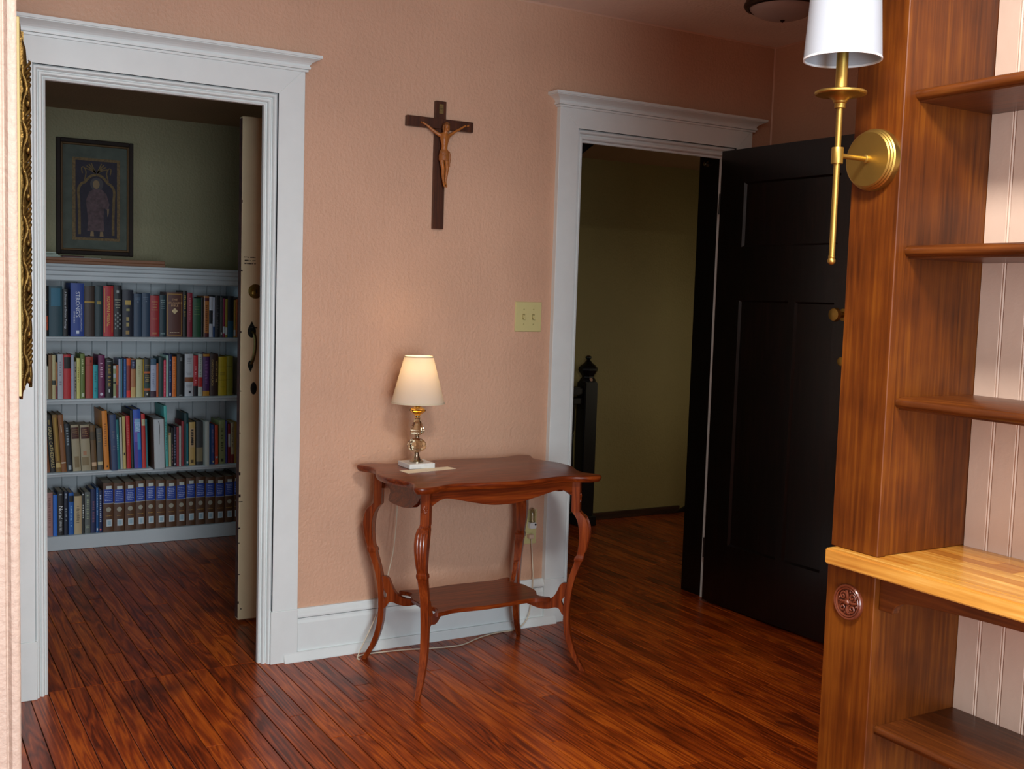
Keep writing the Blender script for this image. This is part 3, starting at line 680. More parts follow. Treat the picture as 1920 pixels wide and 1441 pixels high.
# ================================================================== THINGS ON THE TABLE
LX, LY = 1.698, -.200
lm = thing('table_lamp', 'small lit crystal lamp with cream shade on the side table', 'lamp', (LX, LY, .7302))
T = Matrix.Translation((LX, LY, 0))
box('marble_base', LX-.051, LX+.051, LY-.051, LY+.051, .7302, .7485, MARBLE, lm, .0015)
B().lathe([(.026, .7486), (.026, .7515), (.021, .755), (.014, .762), (.0095, .775), (.008, .785), (.0095, .788), (.006, .790)], 28, T).obj('brass_foot', NICKEL, lm, smooth=True)
def facet(prof, n=9, rot=0):
    return B().lathe(prof, n, T @ Matrix.Rotation(rot, 4, 'Z'))
facet([(.010, .784), (.022, .789), (.0335, .800), (.036, .811), (.033, .822), (.022, .832), (.008, .8365)], 9).obj('crystal_ball', CRYST, lm)
B().lathe([(.007, .8365), (.009, .838), (.009, .842), (.006, .8445), (.009, .846), (.008, .848)], 20, T).obj('ring', NICKEL, lm, smooth=True)
facet([(.008, .847), (.020, .851), (.0265, .860), (.026, .868), (.020, .884), (.013, .900), (.0095, .909)], 9, .2).obj('crystal_drop', CRYST, lm)
B().lathe([(.0095, .909), (.0105, .912), (.0075, .915), (.0105, .919), (.009, .921)], 20, T).obj('ring', NICKEL, lm, smooth=True)
facet([(.010, .921), (.017, .926), (.0295, .936), (.030, .941), (.020, .948), (.012, .952)], 9).obj('amber_collar', AMBER, lm)
B().lathe([(.009, .952), (.011, .956), (.011, .995), (.008, 1.0)], 16, T).obj('socket', BRASS, lm, smooth=True)
shd = B().lathe([(.098, .966), (.0525, 1.136), (.0515, 1.136), (.0968, .966), (.098, .966)], 56, T, cap=False).obj('lamp_shade', SHADEC, lm, smooth=40)
B().lathe([(.0988, .965), (.0975, .9705), (.0958, .9705), (.096, .965), (.0988, .965)], 56, T, cap=False).obj('shade_trim', mat('cream_trim', 'd8c8aa', .8), shd, smooth=40)
B().lathe([(.0538, 1.1325), (.0532, 1.1375), (.0508, 1.1375), (.0512, 1.1325), (.0538, 1.1325)], 56, T, cap=False).obj('shade_trim', MC['cream_trim'], shd, smooth=40)
B().lathe([(.006, 1.0), (.008, 1.01), (.016, 1.03), (.019, 1.046), (.016, 1.06), (.004, 1.068)], 20, T).obj('bulb', emit('warm_bulb', 'ffcf8a', 4), lm, smooth=True)
l = bpy.data.lights.new('lamp_bulb_light', 'POINT'); l.energy = .6; l.color = (1, .74, .45); l.shadow_soft_size = .02
o = bpy.data.objects.new('lamp_bulb_light', l); o.location = (0, 0, 1.09-.7302); o.parent = lm; COL.objects.link(o)
# lamp flex: down behind the table, along the baseboard and up to the outlet
CORD = mat('ivory_flex', 'd2c6ae', .6)
cp = [(1.700, -.150, .742), (1.703, -.110, .7345), (1.704, -.078, .733), (1.700, -.062, .715), (1.692, -.060, .66), (1.682, -.075, .58), (1.673, -.09, .513), (1.661, -.095, .40), (1.642, -.09, .30), (1.622, -.085, .20), (1.580, -.078, .10), (1.542, -.082, .03), (1.521, -.100, .004), (1.522, -.116, .003), (1.526, -.090, .003), (1.55, -.074, .003), (1.600, -.072, .003), (1.72, -.087, .003), (1.84, -.118, .003), (1.93, -.130, .003), (1.985, -.112, .003), (2.022, -.092, .003), (2.08, -.068, .003), (2.15, -.052, .003), (2.235, -.050, .004), (2.285, -.046, .03), (2.310, -.040, .085), (2.322, -.034, .20), (2.325, -.020, .27), (2.322, -.018, .32), (2.316, -.022, .36), (2.312, -.028, .378)]
B().tube(cat_rom(cp, 5), .0024, 7).obj('cord', CORD, lm, smooth=True)
B().box(2.300, 2.322, -.034, -.0082, .370, .388).obj('plug', mat('pale_plug', 'd0b49a', .5), lm, bevel=.003)
# paper strip
t = mesh('paper_card', [(1.601, -.262, .7303), (1.606, -.330, .7303), (1.815, -.294, .7303), (1.806, -.240, .7303), (1.601, -.262, .7307), (1.606, -.330, .7307), (1.815, -.294, .7307), (1.806, -.240, .7307)], [(0, 1, 2, 3), (4, 5, 6, 7), (0, 1, 5, 4), (1, 2, 6, 5), (2, 3, 7, 6), (3, 0, 4, 7)], PAPER)
tag(t, 'strip of cream paper lying in front of the lamp base', 'paper')

# ================================================================== SWITCH, OUTLET, NIGHT LIGHT
sw = thing('light_switch', 'ivory double toggle switch plate beside the hall doorway', 'light switch', (2.277, 0, 1.283))
B().loft([[(2.277+x*a, y, 1.283+z*a2) for x, z in ((-1, -1), (1, -1), (1, 1), (-1, 1))] for a, a2, y in ((.0622, .0605, .0005), (.0622, .0605, -.003), (.0600, .0583, -.0055))]).obj('switch_plate', IVORY, sw)
for dx in (-.0228, .0228):
    tg = B().box(2.277+dx-.0055, 2.277+dx+.0055, -.0063, -.0050, 1.271, 1.295).obj('toggle_slot', mat('ivory_recess', '8f8654', .5), sw)
    B().prism([(-.0060, 1.279), (-.0165, 1.272), (-.0165, 1.277), (-.0060, 1.290)], 'x', 2.277+dx-.0045, 2.277+dx+.0045).obj('toggle', IVORY, tg, bevel=.0006)
    for dz in (-.030, .030):
        s_ = B().lathe([(.0031, 0), (.0031, .0008), (.001, .0014)], 10, AX((2.277+dx, -.0055, 1.283+dz), (0, -1, 0))).obj('screw', mat('ivory_screw', 'a89e66', .4), sw)
ol = thing('wall_outlet', 'ivory wall outlet behind the table leg', 'outlet', (2.314, 0, .415))
B().loft([[(2.314+x*a, y, .415+z*a2) for x, z in ((-1, -1), (1, -1), (1, 1), (-1, 1))] for a, a2, y in ((.035, .072, .0005), (.035, .072, -.003), (.033, .070, -.0055))]).obj('outlet_plate', IVORY, ol)
for dz in (-.036, .012):
    B().box(2.297, 2.331, -.0082, -.0050, .415+dz-.013, .415+dz+.013).obj('receptacle', IVORY, ol, bevel=.001)
nl = thing('night_light', 'clear plug-in night light with white base on the outlet', 'night light', (2.316, -.0082, .427))
nb = box('sensor_base', 2.301, 2.331, -.036, -.0083, .413, .438, WPLAST, nl, .003, 2)
B().lathe([(.0042, 0), (.0042, .001), (.003, .0012)], 12, AX((2.324, -.036, .430), (0, -1, 0))).obj('photo_sensor', mat('black_sensor', '0a0a0a', .3), nb)
B().lathe([(.0145, .438), (.0155, .450), (.0155, .478), (.012, .490), (.005, .496), (.004, .495), (.0105, .489), (.0140, .478), (.0140, .438)], 24, Matrix.Translation((2.316, -.024, 0)) @ Matrix.Diagonal((1, .75, 1, 1)), cap=False).obj('clear_cover', CLEARP, nl, smooth=True)
B().lathe([(.002, .438), (.0035, .442), (.0035, .47), (.001, .476)], 10, Matrix.Translation((2.316, -.024, 0))).obj('small_bulb', mat('pale_bulb', 'e6cfae', .3), nl, smooth=True)

# ================================================================== CRUCIFIX
cr = thing('crucifix', 'dark wooden crucifix with carved corpus on the pink wall', 'crucifix', (1.852, 0, 1.612))
box('upright_beam', 1.831, 1.874, -.020, -.001, 1.612, 2.092, CRW, cr, .001)
box('cross_beam', 1.712, 1.990, -.0235, -.001, 1.988, 2.026, CRW, cr, .001)
tp = box('title_plaque', 1.8435, 1.8615, -.0222, -.0198, 2.045, 2.080, mat('worn_plaque', '6a5428', .6, var=.4, vscale=120), cr, .0005)
v, f = text_geo('INRI', .0085)
mesh('plaque_lettering', [(1.8525+x.x, -.0226, 2.063+x.y) for x in v], f, mat('plaque_ink', '2a1c0c', .7), tp)
def corpus():
    K = 10.
    pts = {}; edges = []; rad = {}
    def P(n, x, y, z, r, to=None):
        pts[n] = (x*K, y*K, z*K); rad[n] = r*K
        if to: edges.append((to, n))
    X0 = 1.8565; Y0 = -.040
    P('pel', X0+.001, Y0, 1.896, .0155); P('wai', X0+.002, Y0-.002, 1.913, .0125, 'pel'); P('che', X0+.002, Y0-.004, 1.940, .0172, 'wai'); P('sho', X0+.002, Y0, 1.961, .0150, 'che')
    P('nec', X0+.003, Y0-.006, 1.975, .0062, 'sho'); P('hd1', X0+.005, Y0-.012, 1.985, .0092, 'nec'); P('hd2', X0+.0055, Y0-.013, 1.999, .0104, 'hd1'); P('hd3', X0+.0055, Y0-.012, 2.008, .0062, 'hd2')
    for s, hx, hz in ((-1, 1.771, 2.004), (1, 1.956, 2.010)):
        n = str(s); ex = X0+s*.050
        P('s'+n, X0+s*.0225, Y0+.001, 1.964, .0074, 'sho'); P('u'+n, X0+s*.037, Y0+.003, 1.973, .0064, 's'+n); P('e'+n, ex, Y0+.006, 1.982, .0050, 'u'+n); P('f'+n, (ex*2+hx)/3, Y0+.008, 1.991, .0049, 'e'+n)
        P('w'+n, hx-s*.010, Y0+.011, hz-.005, .0034, 'f'+n); P('h'+n, hx, Y0+.0125, hz, .0046, 'w'+n)
        P('hip'+n, X0+.001+s*.0085, Y0, 1.884, .0112, 'pel'); P('th'+n, X0+.002+s*.010, Y0-.004, 1.862, .0092, 'hip'+n); P('kn'+n, X0+.003+s*.0088, Y0-.010, 1.836, .0072, 'th'+n)
        P('ca'+n, X0+.004+s*.0072, Y0-.005, 1.815, .0068, 'kn'+n); P('an'+n, X0+.0055+s*.0042, Y0-.002, 1.789, .0040, 'ca'+n); P('ft'+n, X0+.006+s*.0038, Y0-.009, 1.775, .0046, 'an'+n); P('to'+n, X0+.0062+s*.0036, Y0-.013, 1.768, .0034, 'ft'+n)
    names = list(pts); me = bpy.data.meshes.new('corpus'); me.from_pydata([pts[n] for n in names], [(names.index(a), names.index(c)) for a, c in edges], [])
    o = bpy.data.objects.new('corpus', me); COL.objects.link(o)
    o.modifiers.new('skin', 'SKIN'); sv = me.skin_vertices[0].data
    for i, n in enumerate(names): sv[i].radius = (rad[n], rad[n]*.8 if n in ('che', 'wai', 'pel', 'sho') else rad[n]); sv[i].use_root = (n == 'pel')
    sub = o.modifiers.new('sub', 'SUBSURF'); sub.levels = 2; sub.render_levels = 2
    dg = bpy.context.evaluated_depsgraph_get(); m2 = bpy.data.meshes.new_from_object(o.evaluated_get(dg))
    bpy.data.objects.remove(o)
    m2.transform(Matrix.Scale(1/K, 4))
    bb = B(); bb.v = [tuple(v.co) for v in m2.vertices]; bb.f = [tuple(p.vertices) for p in m2.polygons]
    for s, hx, hz in ((-1, 1.771, 2.004), (1, 1.956, 2.010)):      # fingers
        for k in range(5):
            a = (-.55+.3*k) if k < 4 else -1.25
            L = (.0075, .0088, .0086, .0074, .006)[k]
            d = Vector((s*math.cos(a), -.25, math.sin(a)*s*s)).normalized()
            p = Vector((hx+s*.002, Y0+.011, hz))
            bb.tube([p, p+d*L*.6, p+d*L*.8+Vector((0, -.0025, 0)), p+d*L*.9+Vector((0, -.0045, 0))], [.0014, .0013, .0011, .0007], 5)
    bb.ell((X0+.0045, Y0-.0235, 1.9945), (.0016, .0028, .003), 8)   # nose
    bb.ell((X0+.0045, Y0-.021, 1.983), (.005, .004, .006), 8)       # beard
    return bb.obj('corpus', CORP, cr, smooth='all')
co = corpus()
X0, Y0 = 1.8565, -.040
hb = B(); hb.ell((X0+.006, Y0-.009, 2.0005), (.0116, .0122, .0112), 14)
for s in (-1, 1): hb.tube([(X0+.0055+s*.0105, Y0-.008, 2.0), (X0+.0055+s*.0115, Y0-.007, 1.988), (X0+.004+s*.0105, Y0-.008, 1.974)], [.004, .0042, .0022], 7)
hb.obj('hair', mat('carved_hair', '8a5222', .5, bump=.5, bscale=200), co, smooth=True)
ring_ = [(X0+.0058+.0122*math.cos(a), Y0-.010+.0128*math.sin(a), 2.0035+.0012*math.sin(a*5)) for a in [k*math.pi/12 for k in range(24)]]
B().tube(ring_, .0016, 6, True).obj('crown', mat('carved_crown', '6f4018', .5), co, smooth=True)
lc = B()          # loincloth
lc.loft([[(X0+.002+r*math.cos(a)*(1+.05*math.sin(a*7+z*300)), Y0-.001+r*.82*math.sin(a)*(1+.05*math.cos(a*6)), z) for a in [k*math.pi/12 for k in range(24)]] for r, z in ((.0135, 1.909), (.0172, 1.905), (.0192, 1.895), (.0205, 1.885), (.0212, 1.874), (.0200, 1.868))])
lc.tube(cat_rom([(X0+.017, Y0-.010, 1.902), (X0+.022, Y0-.008, 1.895), (X0+.024, Y0-.006, 1.878), (X0+.022, Y0-.005, 1.858), (X0+.0235, Y0-.004, 1.846)], 4), [.003]*5+[.0045]*7+[.0038]*5, 7)
for k in range(4): lc.tube(cat_rom([(X0-.017+k*.002, Y0-.008-.002*k, 1.901-k*.004), (X0+.002, Y0-.0185, 1.893-k*.006), (X0+.019, Y0-.008, 1.899-k*.006)], 4), .0018, 6)
lc.obj('loincloth', mat('carved_cloth', '9a5c28', .45, bump=.3, bscale=150), co, smooth=True)
nl_ = B()
for p in ((1.771, -.030, 2.004), (1.956, -.030, 2.010), (X0+.006, -.052, 1.776)): nl_.lathe([(.0016, 0), (.0016, .003), (.0005, .0035)], 8, AX(p, (0, -1, 0)))
nl_.obj('nails', IRON, co)

# ================================================================== GILT FRAME ON THE LEFT WALL
gf = thing('gilt_frame', 'ornate gilded frame seen edge-on on the left wall', 'picture frame', (.188, -1.6, 1.18))
x0 = .1885; za, zb = 1.180, 1.776; ya, yb_ = -1.893, -1.32
box('back_moulding', x0, .1955, ya, ya+.06, za+.004, zb, GILTL, gf, .001)
box('back_moulding', x0, .1955, yb_-.06, yb_, za+.004, zb, GILTL, gf, .001)
box('back_moulding', x0, .1955, ya+.06, yb_-.06, za+.004, za+.06, GILTL, gf, .001); box('back_moulding', x0, .1955, ya+.06, yb_-.06, zb-.06, zb, GILTL, gf, .001)
box('picture_panel', x0, .1905, ya+.06, yb_-.06, za+.06, zb-.06, mat('dark_picture', '3a3028', .3), gf)
def carved(yc, nm):
    pr = []
    # carved stile body tapering at its ends
    for z, xo, hw in ((za-.002, .199, .012), (za+.012, .203, .020), (za+.03, .2095, .027), (za+.06, .2105, .029), (zb-.075, .2105, .029), (zb-.045, .2085, .027), (zb-.028, .2035, .022), (zb-.012, .201, .014), (zb-.006, .198, .010)):
        pr.append([(.1956, yc-hw, z), (.1985, yc-hw, z), (xo-.004, yc-hw*.8, z), (xo-.002, yc-hw*.3, z), (xo-.003, yc+hw*.3, z), (xo-.004, yc+hw*.8, z), (.1985, yc+hw, z), (.1956, yc+hw, z)])
    st = B().loft(pr).obj('carved_stile', GILT, gf, smooth=50)
    q = B(); random.seed(9); per = .0725; z = za+.03
    k = 0
    while z < zb-.07:
        yn = yc-.024
        q.ell((.2065, yn, z), (.0042, .0042, .0058), 10)
        q.ell((.2035, yn-.002, z+.011), (.0028, .003, .0036), 8)
        # running S-scroll
        q.tube(cat_rom([(.1985, yn-.006, z-.014), (.2000, yn-.0075, z+.004), (.2045, yn-.006, z+.020), (.2025, yn-.006, z+.034), (.1990, yn-.007, z+.044), (.1990, yn-.0065, z+.058)], 4), [.0018]*6+[.0028]*9+[.0018]*6, 7)
        for j in range(5):      # leaf slashes
            zz = z+.020+j*.0085
            q.tube(cat_rom([(.2000, yn+.001, zz-.004), (.2065, yn, zz+.003), (.2105, yn+.002, zz+.010), (.2095, yn+.008, zz+.014)], 3), [.0012, .0018, .0022, .0024, .0025, .0024, .0022, .0018, .0014, .0012][:10], 6)
        q.tube(cat_rom([(.2098, yn+.010, z-.012), (.2115, yn+.020, z+.008), (.2112, yn+.030, z+.030), (.2098, yn+.040, z+.055)], 4), .0026, 6)
        for j in range(4): q.ell((.2100, yn+.006+j*.011, z-.004+j*.004), (.0022, .004, .0035), 8)
        z += per; k += 1
    q.obj('scroll_carving', GILT, st, smooth=True)
carved(ya+.03, 0); carved(yb_-.03, 1)
for z in (za+.03, zb-.03):
    box('carved_rail', .1956, .208, ya+.062, yb_-.062, z-.028, z+.028, GILT, gf, .008, 2)

# ================================================================== STAIR RAILING IN THE HALL
sr = thing('stair_railing', 'black newel post with onion finial and stair rail in hall', 'stair railing', (3.652, 1.56, 0))
NX, NY = 3.652, 1.56
np_ = box('newel_post', NX-.046, NX+.046, NY-.046, NY+.046, .062, .868, BLACKJ, sr, .006, 2)
box('newel_base', NX-.060, NX+.060, NY-.060, NY+.060, 0, .062, BLACKJ, sr, .005)
B().lathe([(.052, .868), (.046, .884), (.037, .892), (.036, .900), (.042, .910), (.052, .923), (.060, .938), (.058, .950), (.046, .964), (.028, .977), (.016, .990), (.011, .998), (.013, 1.003), (.019, 1.009), (.018, 1.017), (.009, 1.023)], 8, Matrix.Translation((NX, NY, 0)) @ Matrix.Rotation(math.pi/8, 4, 'Z')).obj('onion_finial', BLACKJ, sr, smooth=30)
B().lathe([(.012, 0), (.010, .003), (.002, .004)], 12, AX((NX-.005, NY-.046+.004, .883), (0, -1, .4))).obj('finial_button', mat('pale_button', 'b89078', .5), sr)
box('hand_rail', 2.9, NX-.046, NY-.03, NY+.03, .79, .838, BLACKJ, sr, .008, 2)
box('upper_rail', 2.9, NX-.046, NY-.026, NY+.026, .735, .775, BLACKJ, sr, .004)
box('lower_rail', 2.9, NX-.046, NY-.026, NY+.026, .09, .14, BLACKJ, sr, .004)
for k in range(7):
    bx = NX-.100-k*.085
    B().lathe([(.016, .14), (.016, .22), (.009, .23), (.012, .25), (.017, .32), (.013, .42), (.009, .5), (.012, .55), (.008, .56), (.014, .58), (.014, .735)], 10, Matrix.Translation((bx, NY, 0))).obj('baluster', BLACKJ, sr, smooth=35)

# ================================================================== LIBRARY BOOKCASE
lb = thing('library_bookcase', 'white painted built-in bookcase full of books in the library', 'bookcase', (1.17, 2.2, 0))
LXA, LXB, LYF, LYB = .60, 1.70, 2.06, 2.345
B().prism([(LYB+.055, 1.455), (2.030, 1.455), (2.028, 1.444), (2.034, 1.438), (2.036, 1.424), (2.046, 1.418), (2.047, 1.402), (2.053, 1.396), (2.054, 1.376), (2.060, 1.370), (LYB+.055, 1.370)], 'x', LXA-.02, LXB+.04).obj('top_cornice', WHITEB, lb, smooth=30)
for z, th in ((1.092, .022), (.775, .026), (.400, .021)):
    B().prism([(LYB, z), (LYF+.006, z), (LYF+.001, z-.003), (LYF, z-th*.4), (LYF+.003, z-th*.55), (LYF+.004, z-th), (LYB, z-th)], 'x', LXA, LXB).obj('shelf', WHITEB, lb, smooth=40)
box('base_board', LXA, LXB, LYF, LYF+.02, 0, .073, WHITEB, lb, .002); box('bottom_shelf', LXA, LXB, LYF+.02, LYB, .055, .073, WHITEB, lb)
for x in (LXA-.02, LXB): box('side_panel', x, x+.02, LYF+.004, LYB+.01, 0, 1.37, WHITEB, lb, .001)
xx = LXA; bw = .0762; fb = None
while xx < LXB-.01:
    x1 = min(xx+bw, LXB)
    B().prism([(xx+.0003, LYB+.012), (xx+.0003, LYB+.004), (xx+.0035, LYB), (x1-.0035, LYB), (x1-.0003, LYB+.004), (x1-.0003, LYB+.012)], 'z', .06, 1.372).obj('back_board', WHITEB, lb)
    xx = x1
# things lying on top of the bookcase
bx_ = mat('brown_board', '8a5c40', .6, var=.1)
for k, (z0, z1, x1) in enumerate(((1.4552, 1.4718, 1.302), (1.4722, 1.488, 1.300))):
    o = box('flat_board', .62, x1, 2.075, 2.33, z0, z1, bx_, None, .002)
    tag(o, ('lower', 'upper')[k]+' of two flat brown boards lying on the library bookcase', 'board', 'brown boards on the bookcase')
o = box('paper_sheet', .70, .985, 2.10, 2.28, 1.4882, 1.4905, mat('white_paper', 'c8ccc8', .8)); tag(o, 'white sheet of paper lying on the brown boards', 'paper')
o = B().box(.80, .905, 2.10, 2.125, 1.4907, 1.4975).obj('flat_case', mat('dark_red_case', '4a1618', .5), None, bevel=.002); tag(o, 'slim dark red item on the paper under the framed print', 'case')
for k in range(3):
    o = box('pale_plate', .66, .795-k*.01, 2.12, 2.27, 1.4908+k*.0078, 1.4978+k*.0078, mat('pale_glass_plate', '9aa898', .2), None, .001)  # flat pale glass plates, stacked
    tag(o, ('lowest', 'middle', 'topmost')[k]+' pale grey-green flat plate stacked at left on library bookcase', 'box', 'stacked pale plates')

# ================================================================== FRAMED PRINTS IN THE LIBRARY
pt = thing('framed_print', 'framed print of a robed figure in an arch on green wall', 'picture', (1.005, 2.39, 1.512))
PX0, PX1, PZ0, PZ1 = .811, 1.198, 1.512, 2.117
FRW = mat('dark_frame_wood', '24150b', .75); FRG = mat('frame_gilt_line', '5a3e18', .6, .2)
for n, a in (('frame_bar', (PX0, PX0+.022, PZ0, PZ1)), ('frame_bar', (PX1-.022, PX1, PZ0, PZ1)), ('frame_bar', (PX0+.022, PX1-.022, PZ0, PZ0+.022)), ('frame_bar', (PX0+.022, PX1-.022, PZ1-.022, PZ1))):
    box(n, a[0], a[1], 2.372, 2.3995, a[2], a[3], FRW, pt, .003)
i = .022
for a in ((PX0+i, PX0+i+.010, PZ0+i, PZ1-i), (PX1-i-.010, PX1-i, PZ0+i, PZ1-i), (PX0+i+.01, PX1-i-.01, PZ0+i, PZ0+i+.010), (PX0+i+.01, PX1-i-.01, PZ1-i-.010, PZ1-i)):
    box('gilt_slip', a[0], a[1], 2.377, 2.399, a[2], a[3], FRG, pt, .002)
mt = box('print_mat', PX0+i+.01, PX1-i-.01, 2.390, 2.399, PZ0+i+.01, PZ1-i-.01, mat('marbled_green_mat', '50554a', .7, var=.2, vscale=18), pt)
cx = 1.011; fx0, fx1, fz0, fz1 = .8905, 1.1315, 1.590, 2.022
box('print_border', fx0, fx1, 2.3885, 2.3905, fz0, fz1, mat('print_gold', '6a5026', .6, var=.45, vscale=90), pt)
pg = box('print_field', fx0+.016, fx1-.016, 2.3878, 2.389, fz0+.014, fz1-.014, mat('print_indigo', '2b2430', .7, var=.2, vscale=60), pt)
PG = mat('print_ochre', '6c5530', .7, var=.3, vscale=70); PRB = mat('print_robe', '5a4446', .7, var=.35, vscale=60); PSK = mat('print_face', '8a7050', .7, var=.1)
def flat(q, pts, y): q.add([(x, y, z) for x, z in pts], [tuple(range(len(pts)))])
def band(q, pts, hw, y):
    n = len(pts); v = []; 
    for k, (x, z) in enumerate(pts):
        a, c = pts[max(k-1, 0)], pts[min(k+1, n-1)]; dx, dz = c[0]-a[0], c[1]-a[1]; l = math.hypot(dx, dz) or 1
        v += [(x-dz/l*hw, y, z+dx/l*hw), (x+dz/l*hw, y, z-dx/l*hw)]
    q.add(v, [(2*k, 2*k+1, 2*k+3, 2*k+2) for k in range(n-1)])
q = B()
arch = [(cx-.085, 1.62), (cx-.085, 1.70), (cx-.088, 1.80), (cx-.090, 1.855), (cx-.075, 1.885), (cx-.058, 1.895), (cx-.045, 1.912), (cx-.025, 1.930), (cx, 1.937)]
arch = cat_rom(arch, 4); band(q, arch, .0065, 2.3874); band(q, [(2*cx-x, z) for x, z in arch], .0065, 2.3874)
for s in (-1, 1):
    band(q, cat_rom([(cx+s*.060, 1.905), (cx+s*.052, 1.945), (cx+s*.062, 1.972), (cx+s*.074, 1.968), (cx+s*.070, 1.940)], 5), .0028, 2.3874)
    for a in (.25, .6, .95, 1.25): band(q, cat_rom([(cx+s*.004, 1.945), (cx+s*(.010+.02*math.cos(a)), 1.955+.02*math.sin(a)), (cx+s*(.012+.045*math.cos(a)), 1.957+.042*math.sin(a))], 4), .003, 2.3873)
q.obj('print_arch', PG, pg)
q = B()
flat(q, [(cx-.013, 1.862), (cx-.036, 1.845), (cx-.052, 1.80), (cx-.048, 1.755), (cx-.042, 1.70), (cx-.046, 1.640), (cx+.040, 1.640), (cx+.036, 1.70), (cx+.038, 1.765), (cx+.058, 1.752), (cx+.066, 1.785), (cx+.050, 1.838), (cx+.028, 1.860)], 2.3876)
q.obj('print_robed_figure', PRB, pg)
q = B(); flat(q, [(cx+.002+.033*math.cos(k*math.pi/12), 1.888+.035*math.sin(k*math.pi/12)) for k in range(24)], 2.3877); q.obj('print_halo', mat('print_halo_grey', '4a4446', .7), pg)
q = B(); flat(q, [(cx-.001+.017*math.cos(k*math.pi/10), 1.886+.023*math.sin(k*math.pi/10)) for k in range(20)], 2.3872)
flat(q, [(cx+.054, 1.758), (cx+.064, 1.762), (cx+.062, 1.735), (cx+.056, 1.718)], 2.3872)
for s in (-.022, .026): flat(q, [(cx+s-.010, 1.612), (cx+s+.010, 1.612), (cx+s+.007, 1.638), (cx+s-.007, 1.638)], 2.3872)
q.obj('print_face_and_hands', PSK, pg)
p2 = thing('framed_picture', 'dark frame mostly hidden behind the left door casing', 'picture', (.5, 2.39, 1.5))
for a in ((.712, .735, 1.49, 2.262), (.30, .323, 1.49, 2.262), (.323, .712, 1.49, 1.512), (.323, .712, 2.24, 2.262)): box('frame_bar', a[0], a[1], 2.372, 2.3995, a[2], a[3], FRW, p2, .003)
box('picture_surface', .323, .712, 2.388, 2.399, 1.512, 2.24, mat('dull_green_picture', '5a6454', .6), p2)

# ================================================================== BOOKS
ORD = ['', 'first', 'second', 'third', 'fourth', 'fifth', 'sixth', 'seventh', 'eighth', 'ninth', 'tenth', 'eleventh', 'twelfth', 'thirteenth', 'fourteenth', 'fifteenth', 'sixteenth', 'seventeenth', 'eighteenth', 'nineteenth', 'twentieth']
def ordn(n):
    if n <= 20: return ORD[n]
    t = {2: 'twenty', 3: 'thirty', 4: 'forty'}[n//10]
    return t+'-'+ORD[n % 10] if n % 10 else {2: 'twentieth', 3: 'thirtieth', 4: 'fortieth'}[n//10]
SHN = {1: 'top', 2: 'second', 3: 'third', 4: 'bottom'}
SHZ = {1: 1.092, 2: .775, 3: .400, 4: .073}
def cmat(c, pre='cloth'):
    return mat(pre+'_'+c, c, .5 if pre == 'cloth' else .6, bump=.05, bscale=300) if pre == 'cloth' else mat(pre+'_'+c, c, .55)
